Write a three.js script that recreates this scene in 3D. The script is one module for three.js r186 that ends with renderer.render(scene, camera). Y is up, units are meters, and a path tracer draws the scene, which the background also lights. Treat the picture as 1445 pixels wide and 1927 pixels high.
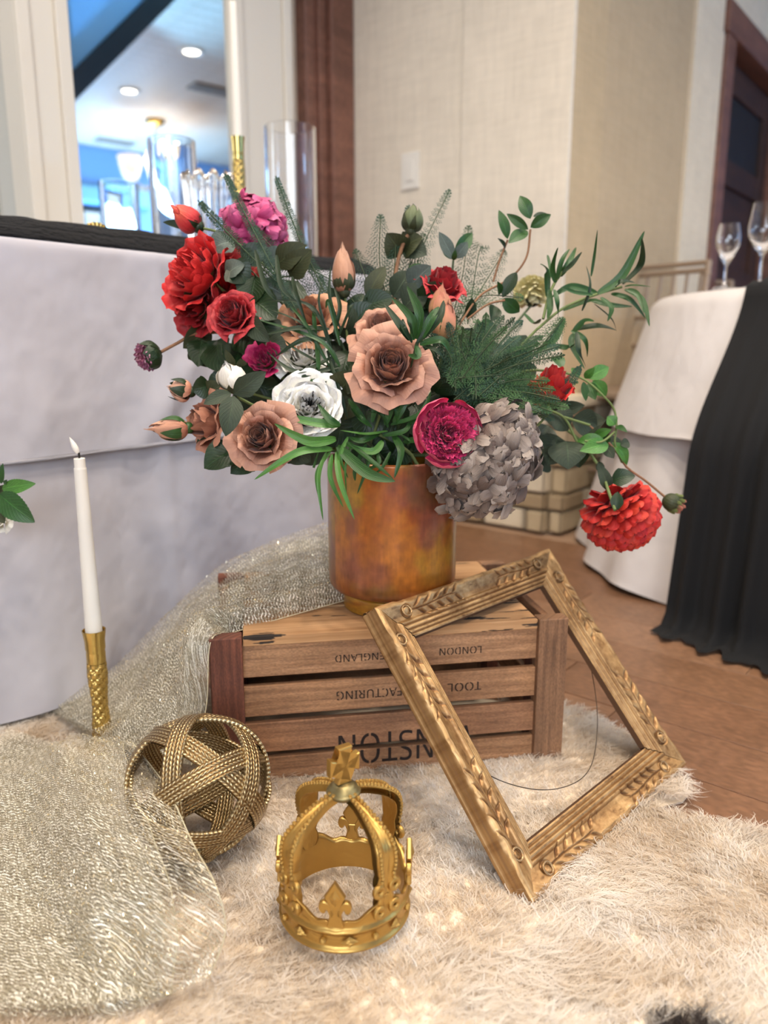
import * as THREE from 'three';
import { RoundedBoxGeometry } from 'three/addons/geometries/RoundedBoxGeometry.js';
import { mergeGeometries } from 'three/addons/utils/BufferGeometryUtils.js';
import { RectAreaLightUniformsLib } from 'three/addons/lights/RectAreaLightUniformsLib.js';

// ---------- camera, sky, lights, exposure ----------
const scene = new THREE.Scene();
const camera = new THREE.PerspectiveCamera(2 * Math.atan(963.5 / 1448) * 180 / Math.PI, 1445 / 1927, 0.05, 60);
const PITCH = 12.2 * Math.PI / 180, EYE = 0.6;
camera.position.set(0, EYE, 0);
camera.rotation.x = -PITCH;
camera.focus = 0.92;
camera.userData.fStop = 3.0;
const renderer = new THREE.WebGLRenderer({ antialias: true });
renderer.toneMapping = THREE.LinearToneMapping;
renderer.toneMappingExposure = 1.2;
renderer.shadowMap.enabled = true;
RectAreaLightUniformsLib.init();
scene.background = new THREE.Color(0.62, 0.82, 1.0);
scene.backgroundIntensity = 1.6;
const WARM = new THREE.Color(1.0, 0.88, 0.74), COOL = new THREE.Color(0.80, 0.88, 1.0);
const SPOT_POWER = 5.8, WINDOW_POWER = 6.0, CHANDELIER_POWER = 0.5;

// ---------- small helpers ----------
const V = (x, y, z) => new THREE.Vector3(x, y, z);
let seed = 7;
function rng() { seed = (seed + 0x6d2b79f5) | 0; let t = Math.imul(seed ^ (seed >>> 15), 1 | seed); t = (t + Math.imul(t ^ (t >>> 7), 61 | t)) ^ t; return ((t ^ (t >>> 14)) >>> 0) / 4294967296; }
const rr = (a, b) => a + (b - a) * rng();
const clamp = (x, a = 0, b = 1) => Math.min(b, Math.max(a, x));
const mix = (a, b, t) => a + (b - a) * t;
const smooth = (a, b, x) => { const t = clamp((x - a) / (b - a)); return t * t * (3 - 2 * t); };
function hash(x, y) { let h = Math.imul(x | 0, 374761393) + Math.imul(y | 0, 668265263); h = Math.imul(h ^ (h >>> 13), 1274126177); return ((h ^ (h >>> 16)) >>> 0) / 4294967296; }
function noise(x, y, px = 1e6, py = 1e6) {
  const xi = Math.floor(x), yi = Math.floor(y), fx = x - xi, fy = y - yi, sx = fx * fx * (3 - 2 * fx), sy = fy * fy * (3 - 2 * fy);
  const w = (a, p) => ((a % p) + p) % p, x0 = w(xi, px), x1 = w(xi + 1, px), y0 = w(yi, py), y1 = w(yi + 1, py);
  return mix(mix(hash(x0, y0), hash(x1, y0), sx), mix(hash(x0, y1), hash(x1, y1), sx), sy);
}
function fbm(x, y, px = 1e6, py = 1e6, oct = 4) { let s = 0, a = 0.5, t = 0; for (let i = 0; i < oct; i++) { s += a * noise(x, y, px, py); t += a; x *= 2; y *= 2; px *= 2; py *= 2; a *= 0.5; } return s / t; }
// a ray through the photograph's frame: the point at a given depth along the optical axis, or on a level
const CC = Math.cos(PITCH), SS = Math.sin(PITCH);
function at(px, py, d) { const x = (px - 722.5) / 1448, y = -(py - 963.5) / 1448; return V(x * d, EYE + (y * CC - SS) * d, -(CC + y * SS) * d); }
const depthOf = (p) => -(p.y - EYE) * SS - p.z * CC;
const RIGHT = V(1, 0, 0), UP = V(0, CC, -SS), TOWARD = V(0, SS, CC);
const view = (r, u, t) => V(0, 0, 0).addScaledVector(RIGHT, r).addScaledVector(UP, u).addScaledVector(TOWARD, t).normalize();
// the room's own axes: u runs along the mirror wall, n away from it into the room
const UX = V(0.63, 0, -0.776).normalize(), NX = V(0.776, 0, 0.63).normalize();
const room = (u, y, n) => V(0, y, 0).addScaledVector(UX, u).addScaledVector(NX, n);
const ROOM_TURN = Math.atan2(-UX.z, UX.x);   // turns local x to u and local z to n

const used = new Map();
function numbered(name) { const k = used.get(name) || 0; used.set(name, k + 1); return k ? `${name}_${String(k).padStart(3, '0')}` : name; }
const roots = [];
function thing(name, label, category, group, kind) {
  const o = new THREE.Group(); o.name = numbered(name);
  if (label) o.userData.label = label;
  if (category) o.userData.category = category;
  if (group) o.userData.group = group;
  if (kind) o.userData.kind = kind;
  scene.add(o); roots.push(o); return o;
}
function part(parent, name, geo, mat, label, kind) {
  const o = geo ? new THREE.Mesh(geo, mat) : new THREE.Group();
  o.name = numbered(name); o.castShadow = o.receiveShadow = true;
  if (label) o.userData.label = label;
  if (kind) o.userData.kind = kind;
  parent.add(o); return o;
}
function struct(name, geo, mat, label) { const o = geo ? new THREE.Mesh(geo, mat) : new THREE.Group(); o.name = numbered(name); o.userData.kind = 'structure'; if (label) o.userData.label = label; o.castShadow = o.receiveShadow = true; scene.add(o); return o; }
function finish() {   // set each thing's own origin at its base
  for (const o of roots) {
    if (o.position.lengthSq() > 0 || o.userData.placed) continue;
    const b = new THREE.Box3().setFromObject(o); if (b.isEmpty()) continue;
    const c = V((b.min.x + b.max.x) / 2, b.min.y, (b.min.z + b.max.z) / 2);
    o.position.copy(c); for (const k of o.children) k.position.sub(c);
  }
}
function grid(nu, nv, f, closedU = false) {   // f(u, v) -> {p, uv?, c?}
  const pos = [], uv = [], col = [], idx = []; let hasC = false;
  for (let j = 0; j <= nv; j++) for (let i = 0; i <= nu; i++) {
    const r = f(i / nu, j / nv), p = r.p || r; pos.push(p.x, p.y, p.z);
    if (r.uv) uv.push(r.uv[0], r.uv[1]); else uv.push(i / nu, j / nv);
    if (r.c) { hasC = true; col.push(r.c[0], r.c[1], r.c[2]); }
  }
  for (let j = 0; j < nv; j++) for (let i = 0; i < nu; i++) { const a = j * (nu + 1) + i, b = a + 1, c = a + nu + 1, d = c + 1; idx.push(a, b, d, a, d, c); }
  const g = new THREE.BufferGeometry();
  g.setAttribute('position', new THREE.Float32BufferAttribute(pos, 3)); g.setAttribute('uv', new THREE.Float32BufferAttribute(uv, 2));
  if (hasC) g.setAttribute('color', new THREE.Float32BufferAttribute(col, 3));
  g.setIndex(idx); g.computeVertexNormals();
  if (closedU) { const n = g.attributes.normal; for (let j = 0; j <= nv; j++) { const a = j * (nu + 1), b = a + nu, s = V(n.getX(a) + n.getX(b), n.getY(a) + n.getY(b), n.getZ(a) + n.getZ(b)).normalize(); n.setXYZ(a, s.x, s.y, s.z); n.setXYZ(b, s.x, s.y, s.z); } }
  return g;
}
function box(w, h, d, x = 0, y = 0, z = 0, r = 0) { const g = r > 0 ? new RoundedBoxGeometry(w, h, d, 1, r) : new THREE.BoxGeometry(w, h, d); g.translate(x, y, z); return g; }
function tube(pts, r, seg = 12, rad = 6) { return new THREE.TubeGeometry(new THREE.CatmullRomCurve3(pts), seg, r, rad, false); }
function lathe(profile, seg = 48) { return new THREE.LatheGeometry(profile.map((p) => new THREE.Vector2(p[0], p[1])), seg); }
function strip(gs) { return mergeGeometries(gs.map((g) => { const q = g.index ? g.toNonIndexed() : g.clone(); for (const k of Object.keys(q.attributes)) if (!['position', 'normal', 'uv'].includes(k)) q.deleteAttribute(k); return q; })); }
function curveAt(ctrl, t) {   // Catmull-Rom through a list of points
  const n = ctrl.length - 1, s = clamp(t) * n, i = Math.min(n - 1, Math.floor(s)), f = s - i;
  const p = (k) => ctrl[clamp(k, 0, n)], a = p(i - 1), b = p(i), c = p(i + 1), d = p(i + 2), f2 = f * f, f3 = f2 * f;
  const m = (k) => 0.5 * (2 * b[k] + (c[k] - a[k]) * f + (2 * a[k] - 5 * b[k] + 4 * c[k] - d[k]) * f2 + (3 * b[k] - a[k] - 3 * c[k] + d[k]) * f3);
  return V(m('x'), m('y'), m('z'));
}
const lin = (hex) => { const c = new THREE.Color(hex); return [c.r, c.g, c.b]; };
const mixc = (a, b, t) => [mix(a[0], b[0], t), mix(a[1], b[1], t), mix(a[2], b[2], t)];

// ---------- textures ----------
function tex(w, h, f, srgb = true) {
  const d = new Uint8Array(w * h * 4);
  for (let y = 0; y < h; y++) for (let x = 0; x < w; x++) { const c = f(x / w, y / h), i = (y * w + x) * 4; d[i] = clamp(c[0], 0, 255); d[i + 1] = clamp(c[1], 0, 255); d[i + 2] = clamp(c[2], 0, 255); d[i + 3] = c[3] ?? 255; }
  const t = new THREE.DataTexture(d, w, h); t.wrapS = t.wrapT = THREE.RepeatWrapping; t.magFilter = THREE.LinearFilter; t.minFilter = THREE.LinearMipmapLinearFilter; t.generateMipmaps = true;
  if (srgb) t.colorSpace = THREE.SRGBColorSpace; t.needsUpdate = true; return t;
}
const grey = (w, h, f) => tex(w, h, (x, y) => { const v = f(x, y) * 255; return [v, v, v]; }, false);
const shade = (c, k) => [c[0] * k, c[1] * k, c[2] * k];
const rgb3 = (hex) => { const n = parseInt(hex.slice(1), 16); return [n >> 16, (n >> 8) & 255, n & 255]; };
const mix3 = (a, b, t) => [mix(a[0], b[0], t), mix(a[1], b[1], t), mix(a[2], b[2], t)];
function woodTex(light, dark, off, streak = 1) {   // grain runs along u
  const L = rgb3(light), D = rgb3(dark);
  return tex(512, 128, (x, y) => {
    const wob = fbm(x * 4 + off, y * 3, 4, 3, 3) * 0.12;
    const ring = 0.5 + 0.5 * Math.sin((y + wob) * 70 + 5 * fbm(x * 3 + off, y * 6, 3, 6));
    const fine = fbm(x * 8, y * 64 + off * 9, 8, 64, 3), blot = fbm(x * 5 + 3, y * 3 + off, 5, 3, 4);
    let c = mix3(L, D, clamp(0.18 * ring * streak + 0.55 * fine + 0.75 * (blot - 0.38)));
    return shade(c, 0.9 + 0.2 * noise(x * 200, y * 128 + off, 200, 128));
  });
}
const T = {};
T.crate = [woodTex('#bf9169', '#6c4a31', 1), woodTex('#b4865f', '#63432c', 2), woodTex('#ae7f5b', '#664530', 3)];
T.crateTop = tex(512, 128, (x, y) => {
  const f = fbm(x * 8, y * 48, 8, 48, 3), b = fbm(x * 5, y * 4, 5, 4, 4), worn = fbm(x * 7 + 2, y * 14 + 5, 7, 14, 5);
  let c = mix3(rgb3('#d8ab7c'), rgb3('#94683f'), clamp(0.6 * f + 0.7 * (b - 0.3)));
  if (worn > 0.69) c = mix3(c, rgb3('#1f1a17'), smooth(0.69, 0.72, worn) * 0.9);
  return c;
});
T.cratePost = woodTex('#8b523c', '#4a291d', 4);
T.cratePostRight = woodTex('#a57a58', '#5a3f2b', 8);
T.darkWood = woodTex('#8d6252', '#5f4036', 5);
T.doorWood = woodTex('#4a2c1e', '#2a1710', 6);
T.floor = [woodTex('#8f6a50', '#7a583f', 7, 0.4), woodTex('#88634a', '#73523b', 9, 0.4), woodTex('#947056', '#7f5d45', 11, 0.4)];
T.ceiling = woodTex('#d9c9b4', '#c3ae95', 12, 0.6);
T.wall = tex(512, 512, (x, y) => { const s = fbm(x * 90, y * 12, 90, 12, 3), t = fbm(x * 14, y * 90, 14, 90, 3), b = fbm(x * 5, y * 5, 5, 5); return shade(rgb3('#e0d6c6'), 0.91 + 0.06 * s + 0.05 * t + 0.07 * b); });
T.wallBump = grey(512, 512, (x, y) => 0.5 * fbm(x * 90, y * 12, 90, 12, 3) + 0.5 * fbm(x * 14, y * 90, 14, 90, 3));
T.stone = tex(256, 256, (x, y) => { const b = fbm(x * 6, y * 6, 6, 6, 5); return mix3(rgb3('#e6dac2'), rgb3('#b7a68b'), clamp((b - 0.3) * 1.7)); });
T.rough = grey(256, 256, (x, y) => fbm(x * 8, y * 8, 8, 8, 5));
T.weave = grey(128, 128, (x, y) => 0.5 + 0.25 * Math.sin(x * 32 * 6.2832) + 0.25 * Math.sin(y * 32 * 6.2832));
T.crease = grey(512, 512, (x, y) => fbm(x * 5, y * 4, 5, 4, 4));
T.leaf = grey(128, 256, (x, y) => { const m = Math.abs(x - 0.5), v = Math.abs(((y * 9 - m * 7) % 1 + 1) % 1 - 0.5); return 0.55 + 0.25 * smooth(0.0, 0.16, v) - 0.3 * smooth(0.03, 0, m) + 0.1 * fbm(x * 20, y * 40); });
T.leafColor = tex(128, 256, (x, y) => { const m = Math.abs(x - 0.5), v = Math.abs(((y * 9 - m * 7) % 1 + 1) % 1 - 0.5); const k = 0.84 + 0.2 * fbm(x * 9, y * 14) + (m < 0.022 ? 0.25 : 0) + (v < 0.05 ? 0.1 : 0); return shade([200, 200, 200], k); });
T.petal = grey(256, 128, (x, y) => 0.5 * fbm(x * 40, y * 3) + 0.5 * fbm(x * 9, y * 9));
T.copper = tex(512, 512, (x, y) => {
  const w = fbm(x * 4, y * 3, 4, 3, 4), a = fbm(x * 4 + 1.5 * w, y * 2 + w, 1e6, 1e6, 5), b = fbm(x * 4 + 9 + w, y * 2.5 + 4, 1e6, 1e6, 4), s = fbm(x * 90, y * 14, 90, 14, 2), g = fbm(x * 30, y * 24, 30, 24, 3);
  let c = mix3(rgb3('#96421b'), rgb3('#c97a2a'), smooth(0.3, 0.65, a));
  c = mix3(c, rgb3('#c2962a'), 0.8 * smooth(0.45, 0.72, b) * smooth(0.1, 0.35, y));
  c = mix3(c, rgb3('#77752e'), 0.6 * smooth(0.5, 0.72, fbm(x * 4 + 20, y * 2.5, 1e6, 1e6, 4)));
  c = mix3(c, rgb3('#7a4452'), 0.5 * smooth(0.5, 0.72, fbm(x * 4 + 40, y * 3 + 7, 1e6, 1e6, 4)));
  c = mix3(c, rgb3('#8a3a1c'), 0.6 * smooth(0.34, 0.06, y));
  return shade(c, 0.72 + 0.12 * s + 0.22 * g);
});
T.net = tex(512, 512, (x, y) => {   // print of the mesh: cream threads with lurex dashes
  const row = Math.floor(y * 9), k = noise(x * 22 + row * 7.3, row * 3.1, 1e6, 1e6);
  return k > 0.6 ? [255, 249, 230] : mix3([196, 188, 164], [158, 149, 124], k);
});
T.netAlpha = tex(512, 512, (x, y) => {
  const wy = y * 9 + 0.22 * Math.sin(x * 6.2832 * 3), row = Math.floor(wy), fy = Math.abs(wy - row - 0.5) * 2, wx = x * 14 + (row % 2) * 0.5 + 0.14 * Math.sin(y * 6.2832 * 9), fx = Math.abs(((wx % 1) + 1) % 1 - 0.5) * 2;
  const lurex = noise(x * 22 + row * 7.3, row * 3.1) > 0.55 ? 0.62 : 0.76;
  const a = Math.max(smooth(lurex, lurex + 0.1, fy), 0.6 * smooth(0.82, 0.92, fx), 0.05) * 255; return [a, a, a];
}, false);
T.gold = tex(256, 256, (x, y) => { const a = fbm(x * 6, y * 6, 6, 6, 5), b = fbm(x * 40, y * 40, 40, 40, 3); return mix3(rgb3('#c9ab80'), rgb3('#8d6c48'), clamp((a - 0.35) * 1.6 + (b - 0.5) * 0.5)); });
T.braid = grey(256, 64, (x, y) => { const k = (x * 16) % 1, lane = Math.floor(y * 6), f = (y * 6) % 1, d = Math.abs(((k + (lane % 2 ? f : 1 - f) * 0.9) % 1) - 0.5); return clamp(0.25 + 0.75 * Math.sin(f * Math.PI) * (0.35 + 1.1 * d)); });
T.braidColor = tex(256, 64, (x, y) => { const k = (x * 16) % 1, lane = Math.floor(y * 6), f = (y * 6) % 1, d = Math.abs(((k + (lane % 2 ? f : 1 - f) * 0.9) % 1) - 0.5), e = Math.sin(f * Math.PI) * (0.3 + 1.3 * d); return mix3(rgb3('#6d4f2a'), rgb3('#efe0b4'), clamp(e * 1.1 - 0.05)); });

// ---------- materials ----------
const std = (o) => new THREE.MeshStandardMaterial({ roughness: 0.7, side: THREE.DoubleSide, ...o });
const phys = (o) => new THREE.MeshPhysicalMaterial({ roughness: 0.7, side: THREE.DoubleSide, ...o });
const rep = (t, x, y) => { const c = t.clone(); c.repeat.set(x, y); c.needsUpdate = true; return c; };
const M = {
  floor: T.floor.map((t) => phys({ map: t, roughness: 0.42, bumpMap: T.rough, bumpScale: 0.0006 })),
  grout: std({ color: '#a98a70', roughness: 0.9 }),
  wall: std({ map: rep(T.wall, 1.1, 1.1), bumpMap: rep(T.wallBump, 1.1, 1.1), bumpScale: 0.0008, roughness: 0.95 }),
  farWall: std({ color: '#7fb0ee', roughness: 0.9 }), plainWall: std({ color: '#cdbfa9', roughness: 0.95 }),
  ceiling: std({ map: T.ceiling, roughness: 0.55 }), white: std({ color: '#d9d2c5', roughness: 0.5 }),
  mirror: std({ color: '#dfe3e4', metalness: 1, roughness: 0.015 }), darkWood: std({ map: T.darkWood, roughness: 0.5 }), door: std({ map: T.doorWood, roughness: 0.65 }),
  stone: [std({ map: T.stone, bumpMap: T.rough, bumpScale: 0.006, roughness: 0.95 }), std({ map: T.stone, color: '#dcd3c4', bumpMap: T.rough, bumpScale: 0.006, roughness: 0.95 }), std({ map: T.stone, color: '#c4b7a6', bumpMap: T.rough, bumpScale: 0.006, roughness: 0.95 })],
  cloth: phys({ color: '#b9b6bc', roughness: 0.9, bumpMap: rep(T.crease, 2, 2), bumpScale: 0.012, sheen: 0.3, sheenColor: new THREE.Color(1, 1, 1), sheenRoughness: 0.6 }),
  clothFar: phys({ color: '#dcd6d3', roughness: 0.9, bumpMap: rep(T.crease, 2, 2), bumpScale: 0.008 }),
  black: std({ color: '#0d0d0f', roughness: 0.95 }),
  glass: phys({ color: '#ffffff', transmission: 1, thickness: 0, roughness: 0.0, ior: 1.5 }),
  crystal: phys({ color: '#ffffff', transmission: 1, thickness: 0.01, roughness: 0.02, ior: 1.52 }),
  wax: phys({ color: '#ece7dc', roughness: 0.5, sheen: 0.2 }), wick: std({ color: '#15120f' }),
  brass: std({ color: '#cfb26c', metalness: 1, roughness: 0.24 }), gold: std({ map: T.gold, metalness: 0.75, roughness: 0.36, bumpMap: T.rough, bumpScale: 0.0008 }),
  crown: std({ color: '#c29c56', metalness: 0.85, roughness: 0.36, bumpMap: T.rough, bumpScale: 0.0012 }), crownDull: std({ color: '#93875f', metalness: 0.8, roughness: 0.4 }),
  frame: std({ vertexColors: true, map: T.gold, metalness: 0.62, roughness: 0.42, bumpMap: T.rough, bumpScale: 0.0006 }),
  braid: std({ map: T.braidColor, metalness: 0.85, roughness: 0.3, bumpMap: T.braid, bumpScale: 0.0022 }),
  net: std({ map: T.net, alphaMap: T.netAlpha, transparent: true, metalness: 0.25, roughness: 0.42 }),
  netEdge: std({ color: '#d9cfae', metalness: 0.3, roughness: 0.4 }),
  crate: T.crate.map((t) => std({ map: t, roughness: 0.8, bumpMap: t, bumpScale: 0.0012 })), crateTop: std({ map: T.crateTop, roughness: 0.85, bumpMap: T.crateTop, bumpScale: 0.001 }),
  post: std({ map: T.cratePost, roughness: 0.75, bumpMap: T.cratePost, bumpScale: 0.0012 }), postRight: std({ map: T.cratePostRight, roughness: 0.75, bumpMap: T.cratePostRight, bumpScale: 0.0012 }),
  ink: null, copper: phys({ map: T.copper, metalness: 0.35, roughness: 0.36, clearcoat: 0.5, clearcoatRoughness: 0.2 }),
  petal: phys({ vertexColors: true, roughness: 0.62, bumpMap: T.petal, bumpScale: 0.0012, sheen: 0.25, sheenColor: new THREE.Color(1, 1, 1), sheenRoughness: 0.5 }),
  leafGreen: std({ color: '#3a6f2e', map: T.leafColor, roughness: 0.42, bumpMap: T.leaf, bumpScale: 0.0008 }), leafBright: std({ color: '#63a543', map: T.leafColor, roughness: 0.42, bumpMap: T.leaf, bumpScale: 0.0008 }),
  leafDark: std({ color: '#27461f', map: T.leafColor, roughness: 0.45, bumpMap: T.leaf, bumpScale: 0.0008 }), leafDusty: std({ color: '#46563c', map: T.leafColor, roughness: 0.65, bumpMap: T.leaf, bumpScale: 0.0009 }),
  leafGrey: std({ color: '#74857a', map: T.leafColor, roughness: 0.7, bumpMap: T.leaf, bumpScale: 0.0009 }), leafOlive: std({ color: '#4d552f', map: T.leafColor, roughness: 0.6, bumpMap: T.leaf, bumpScale: 0.0009 }),
  fern: std({ color: '#1d3d24', roughness: 0.75 }), fernPale: std({ color: '#44683a', roughness: 0.75 }), fernBlue: std({ color: '#2a4a38', roughness: 0.75 }),
  stem: std({ color: '#6b7a45', roughness: 0.7 }), stemBrown: std({ color: '#8a6244', roughness: 0.7 }), stemDark: std({ color: '#3f4f33', roughness: 0.7 }),
  plate: std({ color: '#e8e4dc', roughness: 0.4 }), vent: std({ color: '#8f867a', roughness: 0.6 }), chair: std({ color: '#96826f', roughness: 0.4 }), wire: std({ color: '#4a4038', metalness: 0.8, roughness: 0.4 }),
  bulb: std({ color: '#fff3dc', emissive: new THREE.Color(1, 0.86, 0.66), emissiveIntensity: 9 }), lens: std({ color: '#ffffff', emissive: new THREE.Color(1, 0.9, 0.76), emissiveIntensity: 9 }),
  blue: std({ color: '#93cdff', roughness: 0.35 }), blackTrim: std({ color: '#1d2329', roughness: 0.6 }),  // the blue is a colour standing in for blue light on the brace
};

// ---------- the room ----------
const H = 2.85, UA = 2.26, NB = -1.12, NM = -2.05, NF = 5.25, U0 = -2.6, U1 = 8.2;
function metric(g) {   // uv in metres by the main axis of each face
  const q = g.index ? g.toNonIndexed() : g, p = q.attributes.position, n = q.attributes.normal, uv = q.attributes.uv;
  for (let i = 0; i < p.count; i++) { const a = Math.abs(n.getX(i)), b = Math.abs(n.getY(i)), c = Math.abs(n.getZ(i)); if (b > a && b > c) uv.setXY(i, p.getX(i), p.getZ(i)); else if (a > c) uv.setXY(i, p.getZ(i), p.getY(i)); else uv.setXY(i, p.getX(i), p.getY(i)); }
  return q;
}
function roomBox(u0, u1, y0, y1, n0, n1, r = 0) { const g = metric(box(u1 - u0, y1 - y0, n1 - n0, (u0 + u1) / 2, (y0 + y1) / 2, (n0 + n1) / 2, r)); g.rotateY(ROOM_TURN); return g; }
function onN(px, py, N) { const a = at(px, py, 1).sub(camera.position), t = N / a.dot(NX); return camera.position.clone().addScaledVector(a, t); }
function onY(px, py, Y) { const a = at(px, py, 1).sub(camera.position), t = (Y - EYE) / a.y; return camera.position.clone().addScaledVector(a, t); }
const uOf = (p) => p.dot(UX), nOf = (p) => p.dot(NX);
// the mirror is set a few degrees off the wall; what it shows is found by following the reflected ray
const MTILT = 6.5 * Math.PI / 180, MNORM = NX.clone().multiplyScalar(Math.cos(MTILT)).addScaledVector(UX, -Math.sin(MTILT)), MP = room(1.48, 0, NM + 0.05);
function inMirror(px, py) { const a = at(px, py, 1).sub(camera.position).normalize(), t = MP.clone().sub(camera.position).dot(MNORM) / a.dot(MNORM); const o = camera.position.clone().addScaledVector(a, t); return { o, r: a.addScaledVector(MNORM, -2 * a.dot(MNORM)), t }; }
const mirrorY = (px, py, Y) => { const { o, r } = inMirror(px, py); return o.addScaledVector(r, (Y - o.y) / r.y); };
const mirrorN = (px, py, N) => { const { o, r } = inMirror(px, py); return o.addScaledVector(r, (N - nOf(o)) / r.dot(NX)); };

const floor = struct('floor', roomBox(U0 - 0.2, U1 + 0.2, -0.2, -0.003, NM - 0.2, NF + 0.2), M.grout);
{ // wood-look planks, 0.14 wide, running along n
  let k = 0; const gs = [0, 1, 2].map(() => roomBox(-0.069, 0.069, -0.02, 0, -0.449, 0.449, 0.0015));
  for (let r = 0; r < 17; r++) { const u = 1.115 + (r - 9) * 0.14, off = [0.36, 0.06, 0.63, 0.2, 0.5][r % 5]; if (u > UA) continue;
    for (let j = -2; j < 3; j++) { const n = off + j * 0.9 - 0.5; if (n < NM) continue; const m = part(floor, 'floor_plank', gs[k % 3], M.floor[(k * 7 + r) % 3]); m.position.copy(room(u, 0, n)); k++; } }
  for (let r = 0; r < 9; r++) for (let j = -1; j < 2; j++) { const u = UA + 0.07 + r * 0.14, n = -0.7 + j * 0.9 + (r % 3) * 0.25; if (n < NB + 0.45) continue; const m = part(floor, 'floor_plank', gs[k % 3], M.floor[(k * 5 + r) % 3]); m.position.copy(room(u, 0, n)); k++; }
}
const ceiling = struct('ceiling', roomBox(U0 - 0.2, U1 + 0.2, H + 0.02, H + 0.2, NM - 0.2, NF + 0.2), M.ceiling);
{ const g = roomBox(U0, U1, -0.02, 0.02, -0.068, 0.068, 0.004); for (let i = 0; i < 52; i++) { const m = part(ceiling, 'ceiling_plank', g, M.ceiling); m.position.copy(room(0, H, NM + 0.07 + i * 0.14)); } }
struct('wall_left', roomBox(U0 - 0.2, UA + 0.25, -0.2, H + 0.2, NM - 0.2, NM), M.wall);
struct('wall_back', roomBox(UA, UA + 0.2, -0.2, H + 0.2, NM, -1.5), M.wall);
struct('wall_back_pier', roomBox(UA - 0.015, UA + 0.2, -0.2, H + 0.2, -1.5, NB), M.wall); struct('wall_return', roomBox(UA + 0.0, UA + 0.21, -0.2, H + 0.2, NB - 0.02, NB + 0.001), std({ map: M.wall.map, color: '#dccbb0', roughness: 0.95 }));
struct('wall_right', roomBox(UA + 0.2, 3.75, -0.2, H + 0.2, NB - 0.2, NB), std({ map: M.wall.map, color: '#d6c6ae', roughness: 0.95 }));
{ // the wall with the dark door
  struct('wall_right_door', mergeGeometries([roomBox(3.22, 3.56, -0.2, H + 0.2, NB - 0.2, NB + 0.012), roomBox(3.56, 4.70, 1.95, H + 0.2, NB - 0.2, NB + 0.01), roomBox(4.70, U1, -0.2, H + 0.2, NB - 0.2, NB + 0.01)]), std({ map: M.wall.map, color: '#fffaf0', roughness: 0.9 }));
  const d = struct('door_1', roomBox(3.66, 4.60, 0, 1.84, NB - 0.1, NB - 0.055, 0.004), M.door);
  part(d, 'door_casing', mergeGeometries([roomBox(3.56, 3.67, 0, 1.84, NB - 0.1, NB + 0.03, 0.006), roomBox(4.59, 4.70, 0, 1.84, NB - 0.1, NB + 0.03, 0.006), roomBox(3.54, 4.72, 1.84, 1.96, NB - 0.1, NB + 0.035, 0.006)]), M.darkWood);
  part(d, 'door_stile', roomBox(3.71, 3.83, 0.02, 1.81, NB - 0.06, NB - 0.035, 0.004), M.door); part(d, 'door_stile', roomBox(4.44, 4.56, 0.02, 1.81, NB - 0.06, NB - 0.035, 0.004), M.door);
  for (const y of [0.02, 0.85, 1.32, 1.70]) part(d, 'door_rail', roomBox(3.83, 4.44, y, y + 0.11, NB - 0.06, NB - 0.037, 0.004), M.door);
  part(d, 'door_panel', roomBox(3.83, 4.44, 1.43, 1.70, NB - 0.056, NB - 0.05), std({ color: '#1b1512', roughness: 0.6 }));
}
function wallWithWindow(name, mat, alongU, lo, hi, a0, a1, y0, y1, face, thick) {   // a wall with one opening
  const bx = (p, q, r, s) => alongU ? roomBox(p, q, r, s, Math.min(face, face + thick), Math.max(face, face + thick)) : roomBox(Math.min(face, face + thick), Math.max(face, face + thick), r, s, p, q);
  return struct(name, mergeGeometries([bx(lo, a0, -0.2, H + 0.2), bx(a1, hi, -0.2, H + 0.2), bx(a0, a1, -0.2, y0), bx(a0, a1, y1, H + 0.2)]), mat);
}
function windowFrame(name, alongU, a0, a1, y0, y1, face, mat, bars) {
  const bx = (p, q, r, s, t = 0.05) => alongU ? roomBox(p, q, r, s, face - t, face + t) : roomBox(face - t, face + t, r, s, p, q);
  const w = struct(name); part(w, 'window_frame', mergeGeometries([bx(a0, a0 + 0.07, y0, y1), bx(a1 - 0.07, a1, y0, y1), bx(a0, a1, y0, y0 + 0.07), bx(a0, a1, y1 - 0.07, y1)]), mat);
  for (let i = 1; i < bars; i++) { const c = mix(a0, a1, i / bars); part(w, 'window_bar', bx(c - 0.02, c + 0.02, y0 + 0.06, y1 - 0.06, 0.02), mat); }
  part(w, 'window_pane', bx(a0 + 0.06, a1 - 0.06, y0 + 0.06, y1 - 0.06, 0.004), M.glass); return w;
}
const fq0 = mirrorN(146, 382, NF), fq1 = mirrorN(244, 440, NF), fw0 = uOf(fq0) < uOf(fq1) ? fq0 : fq1.clone().setY(fq0.y), fw1 = uOf(fq0) < uOf(fq1) ? fq1 : fq0;   // the far window, as the mirror shows it
wallWithWindow('wall_far', M.farWall, true, U0, U1, uOf(fw0), uOf(fw1), 1.2, fw0.y, NF, 0.2);
windowFrame('window_1', true, uOf(fw0), uOf(fw1), 1.2, fw0.y, NF + 0.06, M.blackTrim, 1);
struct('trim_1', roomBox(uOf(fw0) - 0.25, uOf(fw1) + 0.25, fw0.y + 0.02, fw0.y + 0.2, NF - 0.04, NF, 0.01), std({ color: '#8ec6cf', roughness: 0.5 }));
wallWithWindow('wall_front', M.plainWall, false, NM, NF, 0.4, 3.6, 0.7, 2.45, U0, -0.2);
windowFrame('window_2', false, 0.4, 3.6, 0.7, 2.45, U0 - 0.1, M.white, 3);
struct('wall_end', roomBox(U1, U1 + 0.2, -0.2, H + 0.2, NM, NF), M.farWall);
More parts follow.
